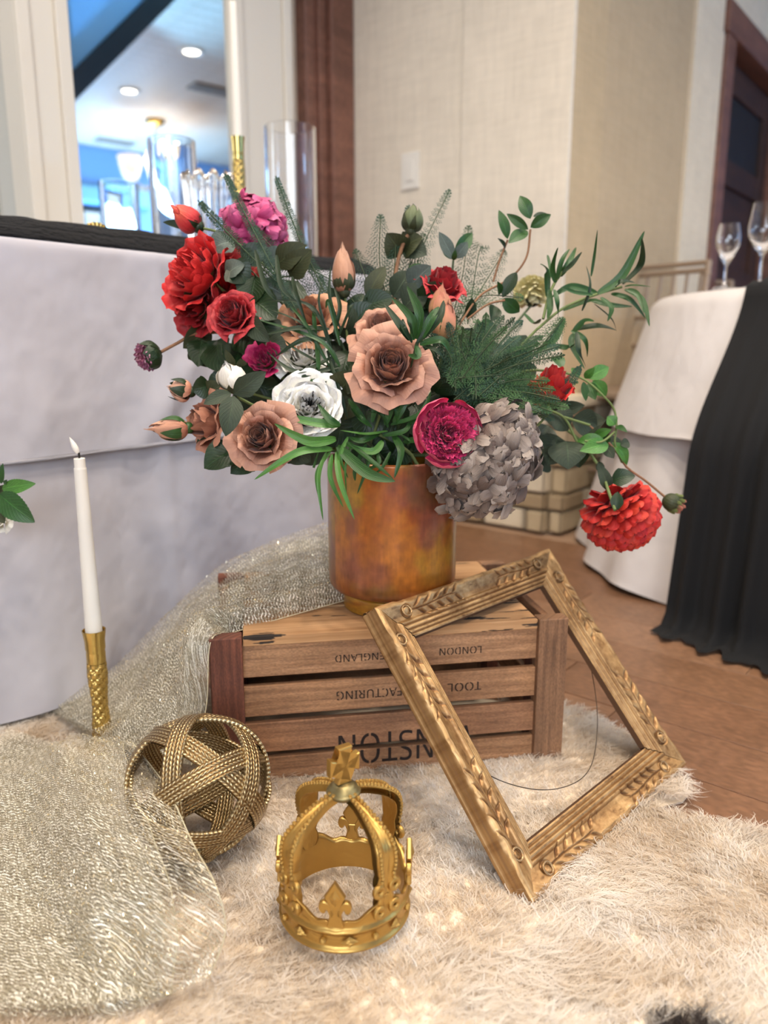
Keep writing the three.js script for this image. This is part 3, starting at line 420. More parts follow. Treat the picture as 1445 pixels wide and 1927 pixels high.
function sheepskin(label, poly, skip, step, height) {
  const t = thing('sheepskin_rug', label, 'rug'), sh = new THREE.Shape(); poly.forEach(([x, z], i) => (i ? sh.lineTo(x, -z) : sh.moveTo(x, -z)));
  const bx0 = Math.max(-1.05, Math.min(...poly.map((p) => p[0]))), bx1 = Math.max(...poly.map((p) => p[0])), bz0 = Math.min(...poly.map((p) => p[1])), bz1 = Math.min(-0.29, Math.max(...poly.map((p) => p[1])));
  const hg = new THREE.ExtrudeGeometry(sh, { depth: 0.003, bevelEnabled: false }); hg.rotateX(-Math.PI / 2); hg.translate(0, height + 0.001, 0); part(t, 'hide', hg, std({ color: '#e6d6be', roughness: 0.95 }));
  { const gap = 0.0036, nx = Math.round((bx1 - bx0) / gap), nz = Math.round((bz1 - bz0) / gap), pos = [], col = [], idx = [], id = new Int32Array((nx + 1) * (nz + 1)).fill(-1); const a = lin('#efe4d4'), b = lin('#dfcbaf');
    const edgeD = (x, z) => { let m = 1; for (let q = 0, w = poly.length - 1; q < poly.length; w = q++) { const [x0, z0] = poly[w], [x1, z1] = poly[q], dx = x1 - x0, dz = z1 - z0, k = clamp(((x - x0) * dx + (z - z0) * dz) / (dx * dx + dz * dz)); m = Math.min(m, Math.hypot(x - x0 - dx * k, z - z0 - dz * k)); } return m; };
    for (let iz = 0; iz <= nz; iz++) for (let ix = 0; ix <= nx; ix++) { const x = bx0 + ix * gap, z = bz0 + iz * gap; if (!inside(poly, x, z) || skip(x, z)) continue; const e = smooth(0, 0.03, edgeD(x, z)); id[iz * (nx + 1) + ix] = pos.length / 3; const wx = x + 0.006 * fbm(x * 60, z * 60), wz = z + 0.006 * fbm(x * 60 + 9, z * 60), l = fbm(wx * 75, wz * 75, 1e6, 1e6, 3); pos.push(x, height + 0.003 + e * (0.002 + 0.009 * l + 0.005 * fbm(x * 14, z * 14)), z); const dk = Math.hypot((x - 0.266) / 0.033, (z + 0.560) / 0.015); col.push(...mixc(mixc(a, b, clamp(1.4 * fbm(x * 12 + 5, z * 12) - 0.3)), lin('#5a4e48'), smooth(1.3, 0.6, dk))); }
    for (let iz = 0; iz < nz; iz++) for (let ix = 0; ix < nx; ix++) { const p = id[iz * (nx + 1) + ix], q = id[iz * (nx + 1) + ix + 1], r = id[(iz + 1) * (nx + 1) + ix], u = id[(iz + 1) * (nx + 1) + ix + 1]; if (p < 0 || q < 0 || r < 0 || u < 0) continue; idx.push(p, r, u, p, u, q); }
    const g = new THREE.BufferGeometry(); g.setAttribute('position', new THREE.Float32BufferAttribute(pos, 3)); g.setAttribute('color', new THREE.Float32BufferAttribute(col, 3)); g.setIndex(idx); g.computeVertexNormals(); part(t, 'fleece', g, phys({ color: '#ffffff', vertexColors: true, roughness: 1, specularIntensity: 0.1, sheen: 0.3, sheenColor: new THREE.Color(1, 1, 1), sheenRoughness: 0.8 })); }
  const xs = poly.map((p) => p[0]), zs = poly.map((p) => p[1]), lists = locks.map(() => []), q = new THREE.Quaternion(), e = new THREE.Euler(), c = new THREE.Color();
  for (let x = Math.min(...xs); x < Math.max(...xs); x += step) for (let z = Math.min(...zs); z < Math.max(...zs); z += step) {
    const jx = x + rr(-0.7, 0.7) * step, jz = z + rr(-0.7, 0.7) * step; if (!inside(poly, jx, jz) || skip(jx, jz)) continue;
    const p = V(jx, 0.02, jz), d = depthOf(p); const sx = (jx / d) * 1448; if (Math.abs(sx) > 1150 || jz > -0.36) continue;
    const flow = 6.28 * (1.6 * fbm(jx * 4 + 3, jz * 4, 1e6, 1e6, 3) - 0.6), k = fbm(jx * 9, jz * 9 + 4, 1e6, 1e6, 3), lean = rr(0.0, 0.55) + 0.25;
    e.set(lean * Math.cos(flow) , flow + rr(-0.7, 0.7), -lean * 0.4 * Math.sin(flow)); q.setFromEuler(e);
    const s = rr(0.8, 1.2) * (0.8 + 0.4 * k), m = new THREE.Matrix4().compose(V(jx, height + 0.010, jz), q, V(s, s * rr(0.85, 1.1), s));
    const tone = clamp(0.1 + 1.5 * (fbm(jx * 13 + 5, jz * 13, 1e6, 1e6, 3) - 0.3) + rr(-0.25, 0.25)); const dk = Math.hypot((jx - 0.266) / 0.033, (jz + 0.560) / 0.015);
    c.setRGB(...mixc(lin('#faf5ee'), lin('#e0cdb0'), tone * 0.75)); if (dk < 1.3) c.setRGB(...mixc([c.r, c.g, c.b], lin('#4a403c'), smooth(1.3, 0.6, dk)));
    lists[Math.floor(rng() * locks.length)].push([m, c.clone()]);
  }
  lists.forEach((l, i) => { if (!l.length) return; const im = new THREE.InstancedMesh(locks[i], woolMat, l.length); l.forEach(([m, cc], j) => { im.setMatrixAt(j, m); im.setColorAt(j, cc); }); im.name = numbered('wool'); im.userData.kind = 'stuff'; im.castShadow = im.receiveShadow = true; t.add(im); });
  t.userData.placed = true; return t;
}
const frontPoly = [[-1.0, -0.80], [-0.5, -0.84], [0, -0.86], [0.28, -0.90], [0.35, -0.893], [0.41, -0.868], [0.475, -0.842], [0.56, -0.80], [0.66, -0.73], [0.72, -0.6], [0.7, -0.38], [0.4, -0.3], [-0.4, -0.28], [-0.9, -0.4], [-1.05, -0.6]];
const backPoly = [[-0.95, -1.0], [-0.72, -1.14], [-0.5, -1.20], [-0.2, -1.24], [0.1, -1.25], [0.28, -1.2], [0.352, -1.150], [0.39, -1.07], [0.41, -1.0], [0.425, -0.955], [0.40, -0.925], [0.36, -0.91], [0.3, -0.86], [0, -0.80], [-0.5, -0.78], [-0.95, -0.78]];
const CRATE = { c: V(0.015, 0.014, -0.984), turn: 0.166, W: 0.494, D: 0.30, H: 0.213 };   // c is the middle of its front foot
const crateLocal = (x, z) => { const dx = x - CRATE.c.x, dz = z - CRATE.c.z, co = Math.cos(CRATE.turn), si = Math.sin(CRATE.turn); return [dx * co - dz * si, dx * si + dz * co]; };
sheepskin('cream sheepskin rug under the wooden crate, its wool reaching the tablecloth', backPoly, (x, z) => { const [lx, lz] = crateLocal(x, z); return inside(frontPoly, x, z) || (Math.abs(lx) < 0.215 && lz < -0.03 && lz > -0.27); }, 0.0070, 0.0);
sheepskin('cream sheepskin rug in front, under the gold crown', frontPoly, () => false, 0.0066, 0.001);

// ---------- crate ----------
function stencil(lines, w, h, scale = 1) {   // ink letters with stencil gaps, turned upside down with the crate
  const cv = document.createElement('canvas'); cv.width = w; cv.height = h; const g = cv.getContext('2d'); g.fillStyle = '#000'; g.fillRect(0, 0, w, h); g.translate(w, h); g.rotate(Math.PI); g.fillStyle = '#fff'; g.textBaseline = 'middle'; g.textAlign = 'left';
  for (const [txt, x, y, size, width] of lines) { g.save(); g.font = size + 'px sans-serif'; g.translate(x, y); const m = g.measureText(txt).width; g.scale(width / m, 1); g.fillText(txt, 0, 0); g.restore();
    g.fillStyle = '#000'; let cx = x; const k = width / (() => { g.font = size + 'px sans-serif'; return g.measureText(txt).width; })(); for (const ch of txt) { const cw = g.measureText(ch).width * k; if ('OCGD'.includes(ch)) g.fillRect(cx + cw * 0.46, y - size * 0.6, size * 0.07 + 1, size * 1.2); else if ('NRSBA'.includes(ch)) g.fillRect(cx + cw * 0.2, y + size * 0.02, cw * 0.16, size * 0.06 + 1); cx += cw; } g.fillStyle = '#fff'; }
  const t = new THREE.CanvasTexture(cv); t.magFilter = THREE.LinearFilter; t.needsUpdate = true; return t;
}
const inkMat = (t) => std({ color: '#241c19', alphaMap: t, transparent: true, roughness: 0.9, opacity: 0.88 });
{ const t = thing('wooden_crate', 'weathered upside-down wooden slat crate with black stencil lettering under the copper vase', 'crate'); const { W, D, H: h } = CRATE;
  const gr = (g, k) => { const u = g.attributes.uv, p = g.attributes.position; for (let i = 0; i < u.count; i++) u.setXY(i, k + p.getX(i) / 0.5, k * 3.7 + (p.getY(i) * 0.9 + p.getZ(i)) / 0.13); return g; };
  const grV = (g, k) => { const u = g.attributes.uv, p = g.attributes.position; for (let i = 0; i < u.count; i++) u.setXY(i, k + p.getY(i) / 0.5, k * 3.7 + (p.getX(i) + p.getZ(i)) / 0.13); return g; };
  const grE = (g, k) => { const u = g.attributes.uv, p = g.attributes.position; for (let i = 0; i < u.count; i++) u.setXY(i, k + p.getZ(i) / 0.5, k * 3.7 + (p.getY(i) + p.getX(i)) / 0.13); return g; };
  const ys = [[0.152, 0.199], [0.095, 0.139], [0.041, 0.085], [0.0, 0.033]];   // slats from the top
  const inner = W - 0.09;
  ys.forEach(([a, b], i) => { const s = part(t, 'front_slat', gr(box(inner + 0.04, b - a, 0.011, 0, (a + b) / 2, -0.012, 0.0015), i * 0.31 + 0.1), M.crate[i % 3]);
    const put = (tex2, w0, hh, x, y) => { const g = new THREE.PlaneGeometry(w0, hh); g.translate(x, y, -0.0062); part(s, 'lettering', g, inkMat(tex2)); };
    // a mark for each slat: written from right to left as seen, since the crate stands on its head
    if (i === 0) put(stencil([['LONDON', 8, 32, 42, 190], ['ENGLAND', 424, 32, 42, 210]], 640, 64), 0.212, 0.022, 0.022, (a + b) / 2 - 0.004);
    if (i === 1) put(stencil([['TOOL', 8, 32, 46, 150], ['MANUFACTURING', 192, 32, 46, 440]], 640, 64), 0.212, 0.024, 0.022, (a + b) / 2);
    if (i === 2) { const T3 = stencil([['WINSTON', 40, 60, 118, 596]], 640, 128); const c = T3.clone(); c.repeat.set(1, 0.5); c.offset.set(0, 0.5); c.needsUpdate = true; const d = T3.clone(); d.repeat.set(1, 0.5); d.needsUpdate = true; put(c, 0.212, 0.028, 0.022, 0.041 + 0.014); t.userData.low = d; }
    if (i === 3) { put(t.userData.low, 0.212, 0.028, 0.022, 0.033 - 0.014); delete t.userData.low; }
    part(t, 'back_slat', gr(box(inner + 0.04, b - a, 0.011, 0, (a + b) / 2, -D + 0.012, 0.0015), i * 0.27 + 0.5), M.crate[(i + 1) % 3]);
    for (const sx of [-1, 1]) part(t, 'end_slat', grE(box(0.011, b - a, D - 0.05, sx * (W / 2 - 0.012), (a + b) / 2, -D / 2, 0.0015), i * 0.2 + sx), M.crate[(i + 2) % 3]); });
  for (const sx of [-1, 1]) for (const [z, nm] of [[-0.009, 'corner_post'], [-D + 0.009, 'corner_post']]) part(t, nm, grV(box(0.043, h, 0.024, sx * (W / 2 - 0.0215), h / 2, z, 0.002), sx * 0.3 + z), sx > 0 ? M.postRight : M.post);
  for (const sx of [-1, 1]) for (const z of [-0.04, -D + 0.04]) part(t, 'inner_post', grV(box(0.02, h - 0.02, 0.04, sx * (W / 2 - 0.03), h / 2 - 0.01, z, 0.002), sx + z), M.post);
  [[-0.0, -0.098], [-0.106, -0.196], [-0.205, -0.302]].forEach(([z0, z1], i) => { const w = W - 0.088; part(t, 'top_board', gr(box(w, 0.0145, z0 - z1, 0, h - 0.0072, (z0 + z1) / 2, 0.002), i * 0.37 + 0.2), M.crateTop); });
  t.position.copy(CRATE.c); t.rotation.y = CRATE.turn; }
const CT = CRATE.c.y + CRATE.H;   // top of the crate

// ---------- vase ----------
const VC = V(0.012, CT + 0.001, -1.083);
{ const t = thing('copper_vase', 'mottled copper cylinder vase holding the bouquet on the crate', 'vase'), R = 0.0925, h = 0.220;
  const b = lathe([[0.001, 0.028], [0.06, 0.028], [0.078, 0.027], [0.0865, 0.031], [0.0912, 0.038], [R, 0.05], [R, h - 0.004], [R - 0.0012, h], [R - 0.004, h - 0.002], [R - 0.0045, 0.052], [R - 0.01, 0.04], [0.06, 0.034], [0.001, 0.034]], 96); for (let i = 0, u = b.attributes.uv, q = b.attributes.position; i < u.count; i++) u.setXY(i, u.getX(i) * 2, q.getY(i) / h * 0.96 + 0.02); b.rotateY(2.1); b.translate(VC.x, VC.y, VC.z); part(t, 'body', b, M.copper);
  part(t, 'foot', lathe([[0.001, 0.0], [0.070, 0.0], [0.0715, 0.002], [0.0715, 0.02], [0.068, 0.0275], [0.001, 0.0275]], 72).translate(VC.x, VC.y, VC.z), M.copper); }

// ---------- gold frame ----------
{ const t = thing('picture_frame', 'empty carved gold picture frame leaning on the crate corner', 'picture frame');
  const IN0 = V(0.70, 0, -0.713).multiplyScalar(0.016), B = V(0.1477, 0.0165, -0.7040).add(IN0), R = V(0.4318, 0.0165, -0.9968), L = V(-0.0234, 0.2868, -0.8834).add(IN0), Tc = L.clone().add(R).sub(B), N = R.clone().sub(B).cross(L.clone().sub(B)).normalize(), W = 0.049, back = 0.026;
  const prof = [[0, 0.0], [0.06, 0.0035], [0.13, 0.0035], [0.25, 0.0], [0.42, -0.0055], [0.54, -0.0075], [0.58, -0.004], [0.62, -0.0028], [0.66, -0.004], [0.68, -0.010], [0.72, -0.009], [0.76, -0.0088], [0.79, -0.0105], [0.805, -0.015], [0.85, -0.0135], [0.89, -0.014], [0.91, -0.019], [0.96, -0.0175], [1, -0.019]];
  const ph = (v) => { for (let i = 1; i < prof.length; i++) if (v <= prof[i][0]) { const k = (v - prof[i - 1][0]) / (prof[i][0] - prof[i - 1][0]); return 0.62 * mix(prof[i - 1][1], prof[i][1], k); } return 0.62 * prof[prof.length - 1][1]; };
  const gilt = lin('#f2e4cf'), dark = lin('#8a6a50'), pale = [1.2, 1.12, 0.98];
  const rail = (O, E, len) => {
    const e = E.clone().sub(O).normalize(), q = N.clone().cross(e).normalize();   // q points to the middle of the frame
    const blades = []; for (const end of [0, 1]) for (let k = 0; k < 5; k++) for (const s of [-1, 1]) { const u0 = 0.060 + k * 0.0195 + (s > 0 ? 0.006 : 0); blades.push({ end, u0, s, len: 0.027 * (1 - k * 0.05), ang: 0.42 + 0.03 * k }); }
    const carve = (u, y) => { let d = 0, g = 0; const x = Math.min(u, len - u), vy = y - 0.0165;
      if (x > 0.05 && x < 0.155) { const mid = Math.abs(vy + 0.0015 * Math.sin(x * 60)); const gl = Math.exp(-((mid / 0.0008) ** 2)) * smooth(0.05, 0.06, x) * smooth(0.155, 0.14, x); d -= 0.0012 * gl; g = Math.max(g, gl); }
      for (const b of blades) { if ((u > len / 2) !== (b.end === 1)) continue; const dx = x - b.u0, dy = vy * b.s - 0.001; const c = Math.cos(b.ang), s = Math.sin(b.ang), a = dx * c + dy * s, w = -dx * s + dy * c - 9 * a * a; if (a < -0.001 || a > b.len) continue; const prof2 = Math.sin(clamp(a / b.len) * Math.PI), ww = 0.0019 * prof2 + 0.0003, k = Math.exp(-((w / ww) ** 2)) * prof2; d -= 0.0028 * k; g = Math.max(g, k); }
      const rx = x - 0.048, ry = y - 0.0165, r = Math.hypot(rx, ry); if (r < 0.011) { d += r < 0.0058 ? 0.0014 * (1 - (r / 0.0058) ** 2) : 0; const k = Math.max(Math.exp(-(((r - 0.0060) / 0.0008) ** 2)), Math.exp(-(((r - 0.0086) / 0.0009) ** 2))); d -= 0.0018 * k; g = Math.max(g, k * 0.9); }
      return [d, g]; };
    const edge = (u) => { const x = Math.min(u, len - u); return x < 0.03 ? 0 : (0.0016 + 0.0028 * Math.abs(Math.sin(x * 125))) * smooth(0.03, 0.05, x) * (1 - 0.5 * smooth(0.1, 0.2, x)); };
    const nv = 78, front = grid(330, nv, (a, b) => { const side = b < 0.14 ? (0.14 - b) / 0.14 : 0, v = b < 0.14 ? 0 : (b - 0.14) / 0.86, y = v * W; const u = mix(y, len - y, a); let [d, g] = side ? [0, 0.1] : carve(u, y); const eg = edge(u) * smooth(0.35, 0, v);
        let off = eg, hgt = ph(v) + d; if (side) { const st = side * 3, f = st % 1; off = eg * smooth(0.12, 0.02, side) + (side < 0.99 ? -0.0035 * Math.floor(st) * 0.6 - 0.0016 * Math.sin(f * Math.PI) + 0.0022 : 0); hgt = -back * side; g = 0.35 + 0.4 * (f < 0.15 ? 1 : 0); }
        const wear = fbm(u * 90, y * 260 + len * 40, 1e6, 1e6, 3), ribs = !side && v > 0.6 ? 0.55 * smooth(0.03, 0.0, Math.min(Math.abs(v - 0.68), Math.abs(v - 0.80), Math.abs(v - 0.905))) : 0;
        const c = mixc(mixc(gilt, pale, clamp((wear - 0.5) * 2)), dark, clamp(Math.max(g * 1.0, ribs, (0.42 - wear) * 2.2)));
        return { p: O.clone().addScaledVector(e, u).addScaledVector(q, y + off).addScaledVector(N, hgt), uv: [u / 0.12, y / 0.12], c }; });
    const m = part(t, 'rail', front, M.frame);
    const bk = grid(2, 1, (a, b) => { const y = b * W, u = mix(y, len - y, a); return { p: O.clone().addScaledVector(e, u).addScaledVector(q, y + 0.001).addScaledVector(N, -back + b * (back - 0.020)), c: dark }; });
    part(m, 'rail_back', mergeGeometries([bk, grid(2, 1, (a, b) => { const u = mix(W, len - W, a); return { p: O.clone().addScaledVector(e, u).addScaledVector(q, W).addScaledVector(N, mix(-0.0118, -0.020, b)), c: dark }; })]), std({ color: '#5a3d26', roughness: 0.85 }));
    for (const x of [0.048, len - 0.048]) { const rg = new THREE.TorusGeometry(0.0070, 0.0014, 8, 28); rg.applyMatrix4(new THREE.Matrix4().makeBasis(e, q, N).setPosition(O.clone().addScaledVector(e, x).addScaledVector(q, 0.0165).addScaledVector(N, ph(0.317) + 0.0004))); part(m, 'rosette', rg, M.gold); }
  };
  const la = B.distanceTo(R), lb = B.distanceTo(L); rail(B, R, la); rail(R, Tc, lb); rail(Tc, L, la); rail(L, B, lb);
  const inPlane = (a, b, d) => B.clone().addScaledVector(R.clone().sub(B), a).addScaledVector(L.clone().sub(B), b).addScaledVector(N, d);
  part(t, 'hanging_wire', tube([inPlane(0.055, 0.52, -0.028), inPlane(0.2, 0.33, -0.034), inPlane(0.42, 0.2, -0.04), inPlane(0.62, 0.18, -0.04), inPlane(0.8, 0.3, -0.038), inPlane(0.9, 0.46, -0.03), inPlane(0.94, 0.55, -0.028)], 0.0006, 60, 5), M.wire);
}

// ---------- crown ----------
{ const t = thing('royal_crown', 'ornate gold metal crown with beaded arches and a cross on top', 'crown'); const C = V(-0.041, 0.026, -0.702), R = 0.066; const P = (th, r, y) => V(C.x + Math.sin(th) * r, C.y + y, C.z + Math.cos(th) * r);
  const arches = [-0.86, 0.70, 2.28, -2.42], dth = (a, b) => Math.abs(((a - b + Math.PI) % (2 * Math.PI) + 2 * Math.PI) % (2 * Math.PI) - Math.PI);
  const rim = (th) => { let k = 0; for (const a of arches) { const d = dth(th, a); k = Math.max(k, Math.exp(-((d / 0.30) ** 2))); } return 0.034 + 0.020 * k + 0.0012 * Math.sin(th * 20); };
  // circlet: outside with mouldings, over the rim, down the inside
  part(t, 'circlet', grid(192, 40, (a, b) => { const th = a * Math.PI * 2, top = rim(th); let r, y; if (b < 0.72) { y = (b / 0.72); const yy = y * top; r = R + 0.0035 * Math.exp(-(((yy - 0.003) / 0.0026) ** 2)) + 0.0032 * Math.exp(-(((yy - 0.0235) / 0.0026) ** 2)) - 0.0008 + 0.002 * smooth(0.026, 0.05, yy); y = yy; } else { const k = (b - 0.72) / 0.28; r = R - 0.004 * smooth(0, 0.12, k) + 0.002 * smooth(0.026, 0.05, top * (1 - k)); y = top * (1 - clamp((k - 0.08) / 0.92)) + 0.001 * Math.sin(clamp(k / 0.12) * Math.PI); } return P(th, r, y); }, true), M.crown);
  for (let i = 0; i < 16; i++) { const th = i * Math.PI / 8 + 0.12, c = P(th, R + 0.001, 0.0135); if (i % 2) part(t, 'stud', new THREE.SphereGeometry(0.0036, 14, 10).translate(c.x, c.y, c.z), M.crown); else { const g = new THREE.OctahedronGeometry(1); g.scale(0.009, 0.0062, 0.0045); g.rotateY(th); g.translate(c.x, c.y, c.z); part(t, 'lozenge', g, M.crown); } }
  const path = [[0.0670, 0.036], [0.0662, 0.055], [0.0672, 0.074], [0.0682, 0.090], [0.0655, 0.104], [0.0560, 0.1145], [0.040, 0.1235], [0.024, 0.130], [0.008, 0.1335]].map(([r, y]) => V(r, y, 0));
  const width = (k) => (k < 0.40 ? mix(0.0074, 0.0128, smooth(0.16, 0.40, k)) + 0.0038 * Math.abs(Math.sin(k * 23)) * smooth(0.34, 0.2, k) : mix(0.0128, 0.0044, smooth(0.42, 0.95, k)));
  for (const th of arches) { const out = V(Math.sin(th), 0, Math.cos(th)), side = V(Math.cos(th), 0, -Math.sin(th));
    const pt = (k, w, d) => { const p = curveAt(path, k), p2 = curveAt(path, Math.min(1, k + 0.01)), p1 = curveAt(path, Math.max(0, k - 0.01)), tx = p2.x - p1.x, ty = p2.y - p1.y, l = Math.hypot(tx, ty), nx = ty / l, ny = -tx / l; return C.clone().addScaledVector(out, p.x + nx * d).addScaledVector(side, w).setY(C.y + p.y + ny * d); };
    const arch = part(t, 'arch', grid(28, 90, (a, b) => { const w = width(b); let s, d; if (a < 0.6) { s = (a / 0.6) * 2 - 1; d = 0.0005 + 0.0018 * Math.exp(-(((Math.abs(s) - 0.62) / 0.3) ** 2)) + 0.0006 * Math.exp(-((s / 0.12) ** 2)) * smooth(0.95, 0.5, b); if (Math.abs(s) > 0.97) d = -0.0002; } else { s = 1 - ((a - 0.6) / 0.4) * 2; d = -0.0066; } return pt(b, s * w, d); }, true), M.crown);
    const beads = []; for (let i = 0; i < 22; i++) { const k = 0.24 + 0.70 * i / 21; for (const s of [-1, 1]) { const p = pt(k, s * width(k) * 0.70, 0.0026); beads.push(new THREE.SphereGeometry(0.0023, 10, 8).translate(p.x, p.y, p.z)); } } part(arch, 'beading', mergeGeometries(beads), M.crown, null, 'stuff');
    for (const [k, s] of [[0.03, 1], [0.03, -1], [0.17, 1], [0.17, -1]]) { const p = pt(k, s * width(k) * 0.95, 0.001), sc = new THREE.TorusGeometry(0.0048, 0.0030, 8, 18); sc.rotateY(th); sc.translate(p.x, p.y, p.z); part(arch, 'scroll', sc, M.crown); } }
  const fleur = (th) => { const g = part(t, 'fleur_de_lis', null); const put = (sh, z) => { const e = new THREE.ExtrudeGeometry(sh, { depth: 0.003, bevelEnabled: true, bevelThickness: 0.0014, bevelSize: 0.0012, bevelSegments: 2, curveSegments: 14 }); e.translate(0, 0, z); e.rotateY(th); const p = P(th, R - 0.001, 0.033); e.translate(p.x, p.y, p.z); return e; };
    const stem = new THREE.Shape(); stem.moveTo(-0.007, 0); stem.quadraticCurveTo(-0.004, 0.008, -0.0042, 0.018); stem.lineTo(0.0042, 0.018); stem.quadraticCurveTo(0.004, 0.008, 0.007, 0); part(g, 'stem', put(stem, 0), M.crown);
    const dia = new THREE.Shape(); dia.moveTo(0, 0.014); dia.lineTo(0.0088, 0.031); dia.lineTo(0, 0.046); dia.lineTo(-0.0088, 0.031); part(g, 'diamond', put(dia, 0.0005), M.crown); const d2 = new THREE.OctahedronGeometry(1); d2.scale(0.0055, 0.010, 0.0022); d2.translate(0, 0.031, 0.005); d2.rotateY(th); const p = P(th, R - 0.001, 0.033); d2.translate(p.x, p.y, p.z); part(g, 'facet', d2, M.crown);
    for (const s of [-1, 1]) { const lo = new THREE.Shape(); lo.moveTo(s * 0.002, 0.012); lo.bezierCurveTo(s * 0.005, 0.03, s * 0.016, 0.027, s * 0.0145, 0.018); lo.bezierCurveTo(s * 0.0135, 0.013, s * 0.0095, 0.0135, s * 0.0098, 0.0175); lo.bezierCurveTo(s * 0.008, 0.02, s * 0.006, 0.016, s * 0.004, 0.009); part(g, 'lobe', put(lo, 0), M.crown); } };
  for (const th of [-0.08, 1.55, 3.06, -1.62]) fleur(th);
  part(t, 'boss', lathe([[0.001, 0.128], [0.012, 0.127], [0.0172, 0.1315], [0.0176, 0.1335], [0.0172, 0.1350], [0.0146, 0.1360], [0.0144, 0.1385], [0.0116, 0.1392], [0.0114, 0.1415], [0.0075, 0.1425], [0.001, 0.1445]], 48).translate(C.x, C.y, C.z), M.crownDull);
  const cr = new THREE.Shape(); const arm = (a) => [[0.0026, 0.0026], [0.0066, 0.0160], [-0.0066, 0.0160], [-0.0026, 0.0026]].map(([x, y]) => [x * Math.cos(a) + y * Math.sin(a), -x * Math.sin(a) + y * Math.cos(a)]);
  let first = true; for (const a of [0, -Math.PI / 2, Math.PI, Math.PI / 2]) for (const [x, y] of arm(a).reverse()) { if (first) { cr.moveTo(x, y); first = false; } else cr.lineTo(x, y); }
  const ce = new THREE.ExtrudeGeometry(cr, { depth: 0.006, bevelEnabled: true, bevelThickness: 0.0018, bevelSize: 0.0014, bevelSegments: 2 }); ce.translate(0, 0, -0.003); ce.scale(1, 1.15, 1); ce.rotateY(0.62); ce.rotateZ(-0.03); ce.translate(C.x, C.y + 0.1635, C.z); part(t, 'cross', ce, M.crown);
}

// ---------- woven ball ----------
{ const t = thing('woven_ball', 'hollow ball woven from flat braided metallic gold ribbon', 'ball'); const R = 0.080, C = V(-0.213, 0.026 + R, -0.800);
  const G = 1.618, turn = new THREE.Euler(0.35, 0.5, 0.22), poles = [[0, 1, G], [0, -1, G], [1, G, 0], [-1, G, 0], [G, 0, 1], [G, 0, -1]].map((p) => V(...p).applyEuler(turn).toArray());
  poles.forEach((a, i) => { const ax = V(...a).normalize(), e1 = V(0, 1, 0).cross(ax).normalize(), e2 = ax.clone().cross(e1), w = 0.0118;
    part(t, 'ribbon', grid(140, 16, (u, v) => { const th = u * Math.PI * 2, face = v < 0.6 ? v / 0.6 : 1 - (v - 0.6) / 0.4, s = (face - 0.5) * 2 * w, und = R + 0.0026 * Math.sin(th * 3 + i * 2.1) - (v < 0.6 ? 0 : 0.0028) + 0.0008 * Math.abs(Math.sin(face * Math.PI * 6)) * (v < 0.6 ? 1 : -1), off = ax.clone().multiplyScalar(0.006 * Math.sin(i * 1.7) + s); const rad = Math.sqrt(Math.max(1e-6, und * und - (0.006 * Math.sin(i * 1.7)) ** 2)); return { p: C.clone().add(off).addScaledVector(e1, Math.cos(th) * rad).addScaledVector(e2, Math.sin(th) * rad), uv: [u * 6, face] }; }), M.braid); });
}

// ---------- taper candle and its holder on the floor ----------
{ const cx = -0.417, cz = -1.045, t = thing('candle_holder', 'braided brass candlestick standing in the gold tulle', 'candlestick'); braidedHolder(t, cx, cz, 0.014, 0.201);
  const k = thing('taper_candle', 'flameless white taper candle with a leaning plastic flame', 'candle'); const b = 0.176; part(k, 'wax', lathe([[0.0005, 0], [0.0118, 0], [0.0120, 0.01], [0.0083, 0.258], [0.0083, 0.26], [0.0074, 0.261], [0.0074, 0.2725], [0.007, 0.2735], [0.001, 0.2735]], 40).translate(cx, b, cz), M.wax);
  part(k, 'wick', new THREE.CylinderGeometry(0.0016, 0.0016, 0.008, 8).translate(cx, b + 0.277, cz), M.wick);
  const f = lathe([[0.0003, 0], [0.0028, 0.003], [0.0040, 0.008], [0.0036, 0.014], [0.0022, 0.020], [0.0002, 0.0255]], 24); f.rotateZ(0.42); f.translate(cx - 0.0005, b + 0.279, cz); part(k, 'plastic_flame', f, M.wax); }

